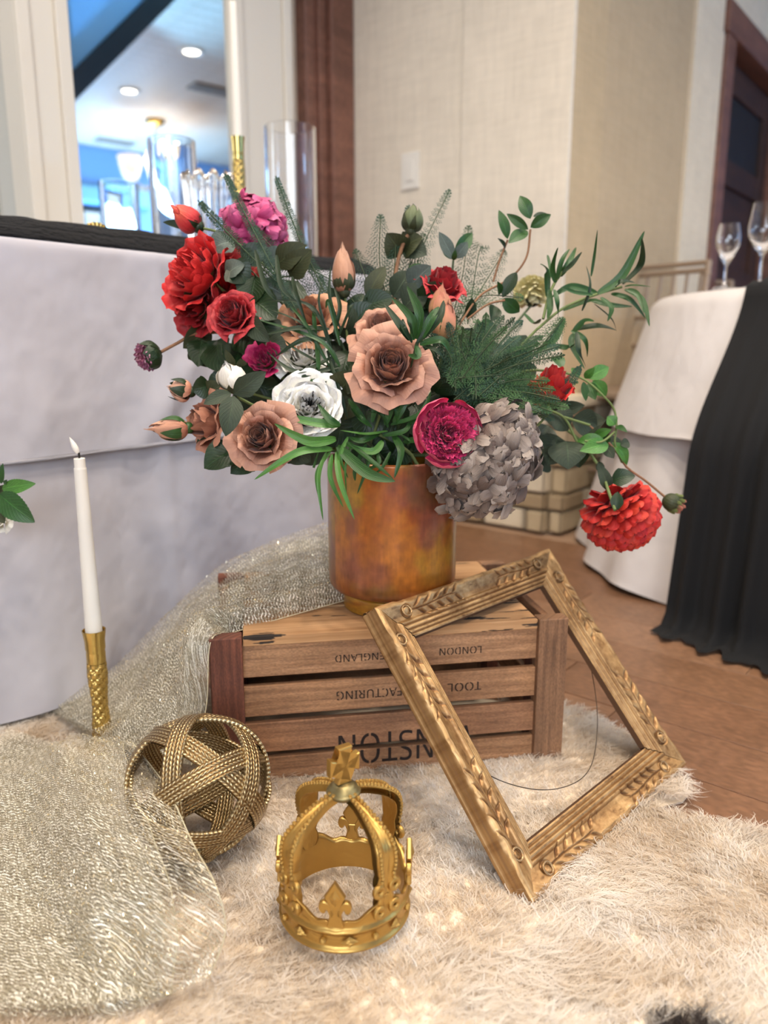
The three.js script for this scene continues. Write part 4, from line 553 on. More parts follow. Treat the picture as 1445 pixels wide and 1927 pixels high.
// ---------- glittering tulle ----------
{ const flake = new THREE.PlaneGeometry(0.0026, 0.0008), flakeMat = std({ color: '#fff1cf', metalness: 0.9, roughness: 0.25 }); flake.rotateX(-Math.PI / 2);
  const t = thing('gold_tulle', 'sheer glittering gold tulle flowing from the crate down to the rug', 'fabric');
  const sheet = (rows, nu, nv, u1, amp, off, ph, name, edge) => { const S = (a, b) => { const pts = rows.map((r) => curveAt(r, a * u1)); const p = curveAt(pts, b); const q = curveAt(pts, Math.min(1, b + 0.01)), r2 = curveAt(rows.map((r) => curveAt(r, Math.min(1, a * u1 + 0.01))), b); const n = q.clone().sub(p).cross(r2.sub(p)).normalize(); if (n.dot(TOWARD) < 0) n.negate();
      const e = Math.min(1, 4 * Math.min(a, 1 - a) + 0.35); const d = off + amp * e * (0.8 * Math.sin(a * 17 + 3 * fbm(a * 3, b * 3 + ph) * 3 + ph) + 1.6 * (fbm(a * 6 + ph, b * 6) - 0.5) + 0.5 * Math.sin(b * 23 + a * 9 + ph)); p.addScaledVector(n, d); p.y = Math.max(p.y, 0.012 + 0.004 * ph); return p; };
    const g = grid(nu, nv, (a, b) => ({ p: S(a, b), uv: [0, 0] })); // uv from running lengths, so that the mesh keeps its size
    const p = g.attributes.position, uv = g.attributes.uv; let u, v; for (let j = 0; j <= nv; j++) { u = 0; for (let i = 0; i <= nu; i++) { const k = j * (nu + 1) + i; if (i) u += Math.hypot(p.getX(k) - p.getX(k - 1), p.getY(k) - p.getY(k - 1), p.getZ(k) - p.getZ(k - 1)); uv.setX(k, u / 0.043 + ph); } } for (let i = 0; i <= nu; i++) { v = 0; for (let j = 0; j <= nv; j++) { const k = j * (nu + 1) + i; if (j) v += Math.hypot(p.getX(k) - p.getX(k - nu - 1), p.getY(k) - p.getY(k - nu - 1), p.getZ(k) - p.getZ(k - nu - 1)); uv.setY(k, v / 0.043); } }
    const m = part(t, name, g, M.net); if (edge) { const N = 3400, im = new THREE.InstancedMesh(flake, flakeMat, N), mm = new THREE.Matrix4(), qq = new THREE.Quaternion(), ee = new THREE.Euler(); for (let i = 0; i < N; i++) { const k = Math.floor(rng() * nv) * (nu + 1) + Math.floor(rng() * nu), w = k + 1 + (rng() < 0.5 ? nu + 1 : 0), f = rng(); ee.set(rr(-0.7, 0.7) - 0.6, rr(0, 6.28), rr(-0.7, 0.7)); qq.setFromEuler(ee); im.setMatrixAt(i, mm.compose(V(mix(p.getX(k), p.getX(w), f), mix(p.getY(k), p.getY(w), f) + 0.0008, mix(p.getZ(k), p.getZ(w), f)), qq, V(1, 1, 1).multiplyScalar(rr(0.6, 1.3)))); } im.name = numbered('glitter'); im.userData.kind = 'stuff'; m.add(im); const pts = []; for (let i = 0; i <= 60; i++) pts.push(S(1, i / 60)); part(m, 'selvedge', tube(pts, 0.0007, 120, 5), M.netEdge); } return m; };
  const A = [[[640, 1010, 1.32], [645, 1045, 1.25], [650, 1085, 1.19], [648, 1130, 1.125]], [[510, 1050, 1.34], [520, 1085, 1.25], [530, 1125, 1.15], [535, 1162, 1.075]], [[400, 1115, 1.36], [420, 1135, 1.25], [430, 1165, 1.13], [440, 1190, 1.04]], [[312, 1200, 1.36], [340, 1215, 1.23], [370, 1220, 1.1], [397, 1207, 1.0]], [[215, 1290, 1.30], [270, 1310, 1.2], [320, 1320, 1.08], [388, 1330, 1.0]], [[95, 1355, 1.28], [190, 1400, 1.14], [270, 1420, 1.05], [360, 1440, 0.98]]].map((r) => r.map((q) => at(...q)));
  sheet(A, 120, 160, 1, 0.006, 0.030, 0, 'tulle_drape', true); sheet(A, 110, 140, 0.96, 0.008, 0.020, 1.7, 'tulle_drape', false); sheet(A, 100, 120, 0.95, 0.009, 0.012, 3.1, 'tulle_drape', false); sheet(A, 100, 120, 0.98, 0.008, 0.006, 4.3, 'tulle_drape', false); sheet(A, 90, 110, 0.97, 0.008, 0.0, 5.1, 'tulle_drape', false);
  const B = [[[0, 1395, 1.17], [100, 1385, 1.12], [185, 1380, 1.02], [250, 1398, 0.93]], [[-60, 1470, 1.06], [80, 1450, 0.98], [200, 1450, 0.90], [312, 1480, 0.83]], [[-80, 1570, 0.94], [70, 1550, 0.88], [220, 1550, 0.80], [362, 1585, 0.765]], [[-90, 1690, 0.84], [80, 1690, 0.79], [240, 1680, 0.735], [405, 1665, 0.72]], [[-90, 1810, 0.76], [90, 1820, 0.73], [250, 1800, 0.70], [424, 1750, 0.71]], [[-60, 1960, 0.69], [110, 1960, 0.685], [260, 1900, 0.69], [395, 1835, 0.705]]].map((r) => r.map((q) => at(...q)));
  sheet(B, 130, 150, 1, 0.009, 0, 0.4, 'tulle_puff', true); sheet(B, 120, 140, 0.80, 0.007, -0.012, 2.2, 'tulle_puff', true); sheet(B, 110, 120, 0.74, 0.008, -0.028, 4.4, 'tulle_puff', false); sheet(B, 100, 110, 0.70, 0.008, -0.045, 5.3, 'tulle_puff', false);
}

// ---------- flowers ----------
const MOUTH = CT + 0.213;
function bez(p, s) { const m = 1 - s; return [m * m * m * p[0][0] + 3 * m * m * s * p[1][0] + 3 * m * s * s * p[2][0] + s * s * s * p[3][0], m * m * m * p[0][1] + 3 * m * m * s * p[1][1] + 3 * m * s * s * p[2][1] + s * s * s * p[3][1]]; }
// one petal round the flower's axis (+y): the profile is a curve in (radius, height)
function petalGeo(o) {
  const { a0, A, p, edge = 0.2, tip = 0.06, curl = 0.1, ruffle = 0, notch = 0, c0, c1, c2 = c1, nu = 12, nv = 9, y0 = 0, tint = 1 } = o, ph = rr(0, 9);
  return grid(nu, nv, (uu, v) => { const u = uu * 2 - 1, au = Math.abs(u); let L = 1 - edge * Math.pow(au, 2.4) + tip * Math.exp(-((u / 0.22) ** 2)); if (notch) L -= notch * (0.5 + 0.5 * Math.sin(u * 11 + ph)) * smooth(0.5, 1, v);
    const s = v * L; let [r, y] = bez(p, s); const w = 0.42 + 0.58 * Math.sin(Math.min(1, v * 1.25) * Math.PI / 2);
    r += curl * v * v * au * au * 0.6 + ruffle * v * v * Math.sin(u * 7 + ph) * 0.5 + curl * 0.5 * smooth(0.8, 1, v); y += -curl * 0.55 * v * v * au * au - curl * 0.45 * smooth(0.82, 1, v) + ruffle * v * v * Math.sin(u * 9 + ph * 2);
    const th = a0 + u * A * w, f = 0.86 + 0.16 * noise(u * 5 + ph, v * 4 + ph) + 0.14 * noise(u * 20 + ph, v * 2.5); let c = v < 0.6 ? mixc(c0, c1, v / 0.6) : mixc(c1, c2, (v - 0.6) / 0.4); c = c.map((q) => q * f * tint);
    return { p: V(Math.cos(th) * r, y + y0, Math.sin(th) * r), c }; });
}
function roseGeos(n, cols, o = {}) {
  const out = [], { open = 1, tall = 1 } = o; let [c0, c1, c2] = cols.map(lin);
  for (let i = 0; i < n; i++) { const k = i / (n - 1), a0 = i * 2.4 + rr(-0.15, 0.15), core = smooth(0.5, 0.25, k), R = k < 0.5 ? mix(0.07, 0.36, k / 0.5) : mix(0.36, 0.68, (k - 0.5) / 0.5), Hh = (k < 0.35 ? mix(0.86, 1.0, k / 0.35) : mix(1.0, 0.62, smooth(0.35, 1, k))) * tall, op = smooth(0.30, 1, k) * open * rr(0.9, 1.1), A = mix(0.74, 1.25, core);
    out.push(petalGeo({ a0, A, edge: mix(0.2, 0.07, core), p: [[0.04, 0], [R * 1.06, 0.02], [R * (1.10 + 0.10 * op), Hh * 0.62], [R * (0.98 + 0.66 * op), Hh * (1 - 0.30 * op)]], tip: 0.13 * (o.tip ?? 1) * smooth(0.3, 0.8, k), curl: mix(0.02, 0.26, smooth(0.3, 1, k)), ruffle: 0.014 + 0.03 * k, c0: mixc(c0, c1, 0.45 * k), c1: mixc(c0, c1, 0.3 + 0.6 * k), c2: mixc(c1, c2, 0.4 + 0.6 * k), y0: -0.62 * tall, tint: rr(0.84, 1.1) })); }
  return out;
}
function peonyGeos(cols, o = {}) {
  const { guards = 9, inner = 62, cup = 1, notch = 0.14, fill = 0.75 } = o, [g0, g1, g2, n0, n1] = cols.map(lin), out = [];
  for (let i = 0; i < guards; i++) { const row = i % 2, a0 = i * 6.283 / guards * (guards > 6 ? 2.0 + 1 / guards : 1) + rr(-0.1, 0.1), R = row ? 0.98 : 0.86; out.push(petalGeo({ a0, A: 0.62, p: [[0.05, -0.1], [R * 0.8, -0.2], [R * (1.1 + 0.1 * row), 0.2 * cup], [R * (0.98 + (1 - cup) * 0.3), (0.62 - 0.1 * row) * cup]], tip: -0.02, curl: -0.04, ruffle: 0.03, notch: 0.05, c0: g0, c1: g1, c2: g2, y0: -0.2, nu: 14, tint: rr(0.92, 1.08) })); }
  for (let i = 0; i < inner; i++) { const k = Math.sqrt((i + 0.5) / inner), a0 = i * 2.4, r0 = k * fill * 0.8, lean = k * 0.25, hh = mix(0.62, 0.46, k) * rr(0.8, 1.15); out.push(petalGeo({ a0, A: rr(0.16, 0.30) / Math.max(0.28, k), p: [[r0 * 0.5, 0], [r0 * 0.9, 0.1], [r0, hh * 0.6], [r0 + lean * 0.5 + rr(-0.1, 0.06), hh]], tip: 0.02, notch: notch * 1.6, curl: rr(-0.1, 0.12), ruffle: 0.05, c0: n0, c1: mixc(n0, n1, 0.6), c2: n1, y0: -0.08, nu: 8, nv: 5, tint: rr(0.8, 1.15) })); }
  return out;
}
function looseGeos(n, cols, o = {}) {   // open ruffled peony of many notched petals
  const { notch = 0.08, tall = 0.9, spread = 1, wide = 1, heart = 0.14 } = o, [c0, c1, c2] = cols.map(lin), out = [];
  for (let i = 0; i < n; i++) { const k = i / (n - 1), a0 = i * 2.4 + rr(-0.2, 0.2), R = mix(heart, 0.68, k), op = clamp(k * 1.05) * spread; out.push(petalGeo({ a0, A: wide * mix(0.95, 0.6, k), p: [[0.04, 0], [R, -0.05], [R * (1.15 + 0.25 * op), tall * 0.45], [R * (0.85 + 0.72 * op), tall * mix(0.92, 0.45, k)]], tip: 0, curl: rr(-0.06, 0.14), ruffle: 0.06, notch, c0, c1, c2, y0: -0.42, nu: 14, tint: rr(0.82, 1.1) })); }
  return out;
}
const up = V(0, 1, 0);
function cupPetal(len, wid, cup, c0, c1, notch = 0, nu = 6, nv = 8) {   // petal along +y, hollow towards +z
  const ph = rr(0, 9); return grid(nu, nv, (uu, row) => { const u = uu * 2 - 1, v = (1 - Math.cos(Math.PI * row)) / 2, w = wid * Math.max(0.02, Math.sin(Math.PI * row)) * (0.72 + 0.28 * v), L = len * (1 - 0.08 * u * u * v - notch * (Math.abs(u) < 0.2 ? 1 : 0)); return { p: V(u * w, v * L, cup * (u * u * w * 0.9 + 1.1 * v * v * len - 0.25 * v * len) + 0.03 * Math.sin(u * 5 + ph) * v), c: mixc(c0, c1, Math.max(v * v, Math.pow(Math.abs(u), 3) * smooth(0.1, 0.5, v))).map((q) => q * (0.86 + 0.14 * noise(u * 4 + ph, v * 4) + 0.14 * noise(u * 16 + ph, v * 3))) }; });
}
function dahliaGeos(N, cols) { const out = [], [c0, c1, c2] = cols.map(lin); for (let i = 0; i < N; i++) { const y = 1 - 1.86 * (i + 0.5) / N, r = Math.sqrt(1 - y * y), a = i * 2.39996, d = V(Math.cos(a) * r, y * 0.82, Math.sin(a) * r); const k = (1 - y) / 1.86, g = cupPetal(0.54, 0.28, 0.55, mixc(c0, c1, rr(0, 0.6)), mixc(c1, c2, rr(0, 0.75)), 0.08); const q = new THREE.Quaternion().setFromUnitVectors(up, V(d.x, d.y + 0.75 - 0.9 * k, d.z).normalize()); const m = new THREE.Matrix4().compose(d.clone().multiplyScalar(0.55), q.multiply(new THREE.Quaternion().setFromAxisAngle(up, Math.atan2(d.x, d.z) * 0 + rr(-0.4, 0.4) + Math.PI * 0)), V(1, 1, 1)); g.applyMatrix4(m); out.push(g); } return out; }
function floretGeo(c0, c1, size, cup) { const gs = []; const s = rr(0, 1); for (let i = 0; i < 4; i++) { const g = cupPetal(size * rr(0.9, 1.1), size * 0.70, cup, c0, c1, 0, 6, 5); g.rotateX(rr(0.45, 1.15)); g.rotateY(i * Math.PI / 2 + rr(-0.2, 0.2) + s); gs.push(g); } return mergeGeometries(gs); }
function makeBloom(t, geos, c, R, axis, spin = 0, name = 'petal', mat = M.petal, bloomName = 'bloom') {
  const b = part(t, bloomName, null); const q = new THREE.Quaternion().setFromUnitVectors(up, axis).multiply(new THREE.Quaternion().setFromAxisAngle(up, spin));
  b.position.copy(c); b.quaternion.copy(q); b.scale.setScalar(R); for (const g of geos) part(b, name, g, mat); return b;
}
function leafGeo(A, B, w, o = {}) {
  const { fold = 0.25, curl = 0.12, serr = 0, roll = 0, peak = 0.42, blunt = 0.8, toward = TOWARD, nu = 6, nv = 12 } = o, d = B.clone().sub(A), L = d.length(); d.divideScalar(L);
  let n = toward.clone().addScaledVector(d, -toward.dot(d)); if (n.lengthSq() < 0.01) n = UP.clone().addScaledVector(d, -UP.dot(d)); n.normalize().applyAxisAngle(d, roll); const s = n.clone().cross(d);
  const e = Math.log(0.5) / Math.log(peak);
  return grid(nu, nv, (uu, v) => { const u = uu * 2 - 1; let ww = w * Math.pow(Math.max(0, Math.sin(Math.PI * Math.pow(v, e))), blunt); if (serr && Math.abs(u) > 0.99) ww *= 1 + serr * (((v * 14) % 1) - 0.3); return { p: A.clone().addScaledVector(d, v * L).addScaledVector(s, u * ww).addScaledVector(n, fold * Math.abs(u) * ww + curl * L * (Math.sin(v * Math.PI) - 0.6 * v * v)), uv: [uu, v] }; });
}
function bladeGeo(pts, w, o = {}) {   // long narrow leaf along a curve
  const { roll = 0, fold = 0.35, peak = 0.4, nv = 20 } = o, e = Math.log(0.5) / Math.log(peak);
  return grid(4, nv, (uu, v) => { const u = uu * 2 - 1, p = curveAt(pts, v), d = curveAt(pts, Math.min(1, v + 0.02)).sub(curveAt(pts, Math.max(0, v - 0.02))).normalize(); let n = TOWARD.clone().addScaledVector(UP, 0.5); n.addScaledVector(d, -n.dot(d)).normalize().applyAxisAngle(d, roll); const s = n.clone().cross(d), ww = w * Math.pow(Math.max(0, Math.sin(Math.PI * Math.pow(clamp(v * 0.97 + 0.03), e))), 0.75); return { p: p.addScaledVector(s, u * ww).addScaledVector(n, fold * Math.abs(u) * ww), uv: [uu, v] }; });
}
function stemTo(t, from, axis, mat = M.stem, r = 0.0021, back = 0.05, name = 'stem') {
  const a = rr(0, 6.28), q = Math.sqrt(rng()) * 0.055, m = V(VC.x + Math.cos(a) * q, MOUTH + 0.004, VC.z + Math.sin(a) * q), pts = [from.clone(), from.clone().addScaledVector(axis, -back * 0.6), from.clone().lerp(m, 0.55).addScaledVector(axis, -back * 0.3), m, V(VC.x + Math.cos(a) * q * 0.8, CT + 0.08, VC.z + Math.sin(a) * q * 0.8)];
  part(t, name, tube(pts, r, 22, 6), mat); return pts;
}
function sepals(t, c, R, axis, n, len, mat) { for (let i = 0; i < n; i++) { const a = i * 6.283 / n + rr(-0.2, 0.2); let e1 = V(0.3, 1, 0.2).cross(axis).normalize(), e2 = axis.clone().cross(e1); const o = e1.clone().multiplyScalar(Math.cos(a)).addScaledVector(e2, Math.sin(a)); const A = c.clone().addScaledVector(o, R * 0.2), B = c.clone().addScaledVector(o, R * 0.85).addScaledVector(axis, len); part(t, 'sepal', leafGeo(A, B, R * 0.42, { toward: o, curl: 0.22, fold: -0.25, nu: 4, nv: 8 }), mat); } }
function stemLeaves(t, list, mats, depth) { for (const [x0, y0, x1, y1, w, m = 0, dd = 0] of list) { const L = Math.hypot(x1 - x0, y1 - y0), d = depth + dd; part(t, 'leaf', leafGeo(at(x0, y0, d + rr(0, 0.012)), at(x1, y1, d - rr(-0.012, 0.03)), w / 1448 * d, { serr: 0.12, roll: rr(-0.5, 0.5), curl: rr(0.02, 0.14), peak: 0.45 }), mats[m]); } }

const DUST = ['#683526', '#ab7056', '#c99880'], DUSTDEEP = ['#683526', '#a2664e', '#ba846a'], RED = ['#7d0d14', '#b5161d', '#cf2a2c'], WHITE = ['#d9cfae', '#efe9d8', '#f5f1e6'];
const px2m = (px, d) => px / 1448 * d;
function rose(label, px, py, d, rpx, dir, cols, n, o = {}) {
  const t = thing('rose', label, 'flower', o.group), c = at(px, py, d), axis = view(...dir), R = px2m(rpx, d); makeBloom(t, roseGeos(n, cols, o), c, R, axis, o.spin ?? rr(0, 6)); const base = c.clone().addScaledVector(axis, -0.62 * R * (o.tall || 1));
  sepals(t, base, R * 0.5, axis, 5, R * 0.25, M.leafOlive); stemTo(t, base, axis, o.stem || M.stem); if (o.leaves) stemLeaves(t, o.leaves, [M.leafDusty, M.leafDark, M.leafGrey, M.leafOlive, M.leafGreen], d + (o.leafBack ?? 0.03)); return t;
}
function bud(label, px, py, d, rpx, dir, cols, o = {}) {
  const t = thing(o.name || 'rose_bud', label, 'flower bud'), c = at(px, py, d), axis = view(...dir), R = px2m(rpx, d), C = cols.map(lin), geos = [], n = o.n || 7, tall = o.tall || 1.7;
  for (let i = 0; i < n; i++) { const k = i / (n - 1), rad = mix(0.28, 0.92, k), hh = tall * mix(1, 0.86, k) * rr(0.95, 1.05); geos.push(petalGeo({ a0: i * 2.4, A: mix(2.0, 1.15, k), p: [[0.1, 0], [rad * 1.25, 0.05], [rad * 1.15, hh * 0.62], [rad * (0.18 + 0.3 * k * (o.open ?? 0.6)), hh]], tip: 0.08, curl: 0.10 * k, ruffle: 0.05, c0: C[0], c1: C[1], c2: C[2], y0: -tall * 0.5, tint: rr(0.9, 1.1) })); }
  makeBloom(t, geos, c, R, axis, rr(0, 6)); const base = c.clone().addScaledVector(axis, -tall * 0.5 * R);
  part(t, 'calyx', new THREE.SphereGeometry(R * 0.42, 12, 8).applyMatrix4(new THREE.Matrix4().setPosition(base.clone().addScaledVector(axis, R * 0.06))), o.sepal || M.leafOlive);
  sepals(t, base, R * 1.0, axis, o.sepals ?? 4, R * tall * (o.sepalLen ?? 0.62), o.sepal || M.leafOlive); if (o.path) part(t, 'stem', tube([base, ...o.path.map((q) => at(...q))], px2m(o.stemPx || 2.6, d), 24, 6), o.stem || M.stem); else stemTo(t, base, axis, o.stem || M.stem, 0.0022, o.back ?? 0.07); if (o.leaves) stemLeaves(t, o.leaves, [M.leafDusty, M.leafDark, M.leafGrey, M.leafOlive, M.leafGreen], d + 0.015); return t;
}
function hydrangea(label, px, py, d, rpx, dir, cols, N, size, cup, squash, o = {}) {
  const t = thing('hydrangea', label, 'flower'), c = at(px, py, d), axis = view(...dir), R = px2m(rpx, d), C = cols.map(lin), variants = []; for (let i = 0; i < 7; i++) variants.push(floretGeo(mixc(C[0], C[1], rr(0, 0.7)), mixc(C[1], C[2], rr(0, 1)), size, cup));
  const b = part(t, 'bloom', null); b.position.copy(c); b.quaternion.setFromUnitVectors(up, axis); b.scale.set(R, R * squash, R); if (o.long) { const l = view(o.long[0], o.long[1], o.long[2]), x = l.clone().addScaledVector(axis, -l.dot(axis)).normalize(), z = x.clone().cross(axis); b.quaternion.setFromRotationMatrix(new THREE.Matrix4().makeBasis(x, axis, z)); b.scale.set(R * o.long[3], R * squash, R * o.long[4]); }
  for (let i = 0; i < N; i++) { const y = 1 - 1.45 * (i + 0.5) / N, r = Math.sqrt(1 - y * y), a = i * 2.39996, n = V(Math.cos(a) * r, y, Math.sin(a) * r), m = part(b, 'floret', variants[i % 7], M.petal); m.position.copy(n).multiplyScalar(rr(0.74, 0.92)); m.quaternion.setFromUnitVectors(up, n.clone().add(V(rr(-0.5, 0.5), rr(-0.5, 0.5), rr(-0.5, 0.5))).normalize()).multiply(new THREE.Quaternion().setFromAxisAngle(up, rr(0, 6))); }
  part(t, 'core', new THREE.SphereGeometry(R * 0.72, 24, 16).applyMatrix4(new THREE.Matrix4().setPosition(c)), std({ color: o.core || '#4a3a34', roughness: 0.9 })); stemTo(t, c.clone().addScaledVector(axis, -R * 0.7), axis, M.stem, 0.0028); return t;
}
function peony(label, px, py, d, rpx, dir, geos, o = {}) { const t = thing('peony', label, 'flower'), c = at(px, py, d), axis = view(...dir), R = px2m(rpx, d); makeBloom(t, geos, c, R, axis, o.spin ?? rr(0, 6)); if (o.stamens) { const gs = []; for (let i = 0; i < 26; i++) { const a = rr(0, 6.28), r = rr(0.02, 0.2); gs.push(tube([V(Math.cos(a) * r * 0.4, -0.3, Math.sin(a) * r * 0.4), V(Math.cos(a) * r, 0.05, Math.sin(a) * r), V(Math.cos(a) * r * 1.4, 0.22 + rr(0, 0.1), Math.sin(a) * r * 1.4)], 0.012, 4, 4)); } const s = part(t, 'stamens', mergeGeometries(gs), M.wick, null, 'stuff'); s.position.copy(c); s.quaternion.setFromUnitVectors(up, axis); s.scale.setScalar(R); }
  const base = c.clone().addScaledVector(axis, -0.35 * R); sepals(t, base, R * 0.7, axis, 4, R * 0.2, M.leafOlive); stemTo(t, base, axis, M.stem, 0.0026); if (o.leaves) stemLeaves(t, o.leaves, [M.leafDusty, M.leafDark, M.leafGrey, M.leafOlive, M.leafGreen], d + 0.03); return t; }

seed = 2024;
// --- reds and pinks, upper left
bud('closed red rosebud on a long stem leaning over the pink hydrangea', 349, 408, 1.10, 29, [-0.75, 0.55, 0.2], ['#7d1016', '#c2262a', '#e0604a'], { n: 7, tall: 2.1, sepal: M.leafDark, sepalLen: 0.35, path: [[420, 440, 1.10], [475, 480, 1.10], [560, 560, 1.12], [690, 720, 1.12], [725, 860, 1.09]], leaves: [[378, 432, 306, 417, 9, 1], [440, 455, 393, 470, 26, 2, -0.02]] });
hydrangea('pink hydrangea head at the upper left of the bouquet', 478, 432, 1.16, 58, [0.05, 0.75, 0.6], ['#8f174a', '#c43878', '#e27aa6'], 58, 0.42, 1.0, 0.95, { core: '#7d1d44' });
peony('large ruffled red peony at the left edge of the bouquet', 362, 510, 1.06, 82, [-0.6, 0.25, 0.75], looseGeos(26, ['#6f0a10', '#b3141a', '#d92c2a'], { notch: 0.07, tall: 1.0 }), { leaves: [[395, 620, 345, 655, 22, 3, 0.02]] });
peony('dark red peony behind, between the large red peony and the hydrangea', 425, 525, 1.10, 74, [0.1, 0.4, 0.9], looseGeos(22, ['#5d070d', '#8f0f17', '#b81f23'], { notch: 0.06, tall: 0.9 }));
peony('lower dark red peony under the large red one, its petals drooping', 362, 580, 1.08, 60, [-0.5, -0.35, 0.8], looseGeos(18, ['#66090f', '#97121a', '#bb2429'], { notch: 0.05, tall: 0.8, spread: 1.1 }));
rose('round red rose in front of the red peonies, its spiral centre showing', 434, 587, 1.02, 52, [-0.15, 0.2, 1], ['#6d0c13', '#a81c26', '#c93d40'], 38, { open: 0.42, tip: 0.3, leaves: [[470, 600, 505, 642, 20, 0, -0.02], [500, 645, 540, 660, 22, 0], [415, 640, 395, 690, 30, 1, 0.04], [450, 640, 470, 690, 28, 1, 0.04]] });
{ const t = thing('aster_bud', 'small half-open pink aster on a brown stem reaching out to the left', 'flower bud'), d = 1.07, c = at(284, 668, d), ax = view(-0.9, -0.35, 0.25), R = px2m(33, d), C = [lin('#a8486f'), lin('#c8779a'), lin('#e5b3c4')], gs = [];
  for (let i = 0; i < 46; i++) { const k = Math.sqrt((i + 0.5) / 46), a = i * 2.4, g = cupPetal(0.5, 0.15, 0.5, mixc(C[0], C[1], rr(0, 1)), mixc(C[1], C[2], rr(0, 1)), 0, 4, 6), n = V(Math.cos(a) * k, 1.1 - 0.75 * k, Math.sin(a) * k).normalize(); g.applyMatrix4(new THREE.Matrix4().compose(n.clone().multiplyScalar(0.45), new THREE.Quaternion().setFromUnitVectors(up, n), V(1, 1, 1))); gs.push(g); }
  makeBloom(t, gs, c, R, ax); const base = c.clone().addScaledVector(ax, -R * 0.6); sepals(t, base, R * 1.1, ax, 8, R * 0.95, M.leafDark); part(t, 'stem', tube([base, at(335, 645, d + 0.01), at(372, 628, d + 0.03), at(520, 640, 1.12), at(690, 760, 1.11), at(730, 860, 1.09)], 0.0024, 30, 6), M.stemBrown); }
// --- dusty roses and whites, lower left
bud('half-open peach rosebud above the side-on peach rose at the far left', 338, 733, 1.03, 26, [-0.85, 0.15, 0.3], ['#a5604a', '#d39a7d', '#e0b296'], { n: 6, tall: 1.7, sepal: M.leafDark, sepalLen: 0.9, path: [[400, 735, 1.04], [470, 740, 1.06], [600, 790, 1.08], [715, 870, 1.09]], leaves: [[395, 725, 362, 735, 22, 1, -0.01], [385, 750, 420, 722, 22, 3]] });
bud('lowest peach rosebud pointing left beside the side-on peach rose', 318, 806, 1.01, 27, [-0.95, -0.05, 0.25], ['#a35a46', '#c98e70', '#d9a284'], { n: 7, tall: 2.7, sepal: M.leafGreen, sepals: 4, sepalLen: 0.7, path: [[360, 800, 1.03], [430, 800, 1.06], [560, 820, 1.08], [700, 870, 1.09]] });
rose('peach rose seen from the side, petals folded, at the lower left', 379, 792, 1.02, 62, [-0.75, 0.1, 0.55], DUSTDEEP, 26, { open: 0.8, leaves: [[395, 840, 380, 815, 20, 1]] });
bud('white rosebud with green tips above the lower peach roses', 432, 706, 0.99, 33, [-0.2, 0.8, 0.55], ['#cfc39a', '#efe6d4', '#f7f2e8'], { n: 7, tall: 1.6, open: 0.9, sepal: M.leafOlive, sepalLen: 0.4, back: 0.02, leaves: [[440, 690, 424, 658, 8, 3], [455, 690, 452, 675, 10, 3]] });
rose('large peach rose at the lower left facing the viewer', 489, 820, 0.965, 62, [-0.12, 0.12, 1], DUST, 30, { open: 0.95, spin: 1.2, leaves: [[440, 745, 425, 820, 22, 0, -0.05], [440, 742, 500, 700, 20, 0, -0.04], [435, 740, 383, 760, 14, 0, -0.04], [448, 845, 383, 880, 34, 1, 0], [470, 860, 436, 890, 24, 1, 0.02], [535, 840, 585, 868, 24, 0, 0.02]] });
peony('full white peony left of centre with dark stamens', 583, 760, 0.995, 76, [0.1, 0.2, 1], looseGeos(30, ['#e6ddbc', '#fbf6e8', '#ffffff'], { heart: 0.07, notch: 0.01, tall: 0.75, spread: 0.8, wide: 1.3 }), { stamens: true, leaves: [[640, 735, 668, 700, 30, 3, 0.0]] });
peony('smaller white peony higher up behind the grass blades', 568, 662, 1.05, 60, [-0.05, 0.4, 0.9], looseGeos(20, ['#e6ddbc', '#f9f3e4', '#ffffff'], { notch: 0.01, tall: 0.8, spread: 0.85, wide: 1.3 }));
peony('small crumpled fuchsia flower half hidden left of the white peonies', 497, 674, 1.04, 38, [-0.1, 0.2, 1], looseGeos(18, ['#7a0a3a', '#a81150', '#c42b66'], { notch: 0.16, tall: 1.0 }));
rose('brownish rose at the back left of the tall peach bud', 582, 586, 1.06, 58, [-0.1, 0.5, 0.85], ['#7a4430', '#b57a58', '#c99572'], 24, { open: 1.0 });
// --- centre
bud('tall peach rosebud standing upright in front of the table corner', 646, 506, 1.09, 27, [-0.04, 1, 0.12], ['#94604a', '#be8a6c', '#cd9c80'], { n: 10, tall: 3.3, open: 0.35, sepal: M.leafOlive, sepals: 5, sepalLen: 0.42, path: [[652, 580, 1.1], [654, 640, 1.1], [700, 780, 1.1], [720, 870, 1.09]] });
rose('biggest peach rose at the centre of the bouquet facing the viewer', 736, 684, 0.965, 74, [0.03, 0.22, 1], DUST, 32, { open: 1.0, spin: 0.4, leaves: [[660, 725, 650, 790, 34, 3, 0.03], [690, 690, 655, 740, 26, 3, 0.03]] });
rose('peach rose tucked behind the biggest central one', 716, 616, 1.03, 58, [-0.1, 0.5, 0.9], DUST, 26, { open: 1.0, spin: 2.2 });
bud('upper of the two peach buds under the red rose', 828, 570, 1.07, 28, [0.1, 0.95, 0.3], ['#a98c52', '#c08a62', '#b9705a'], { n: 9, tall: 2.3, open: 0.45, sepal: M.leafOlive, sepalLen: 0.35 });
bud('lower of the two peach buds, in front, right of the central rose', 838, 604, 1.03, 30, [0.12, 0.95, 0.35], ['#b08f5a', '#c58d68', '#bd765f'], { n: 9, tall: 2.3, open: 0.5, sepal: M.leafGreen, sepals: 4, sepalLen: 0.55 });
rose('dark red rose high right of centre under the green sprig', 838, 525, 1.085, 52, [0.3, 0.65, 0.6], ['#560a0f', '#9a161d', '#c3343a'], 32, { open: 0.45, tall: 1.0, tip: 0.2, leaves: [[800, 520, 770, 500, 14, 4], [800, 545, 785, 590, 24, 0], [805, 540, 760, 560, 22, 2]] });
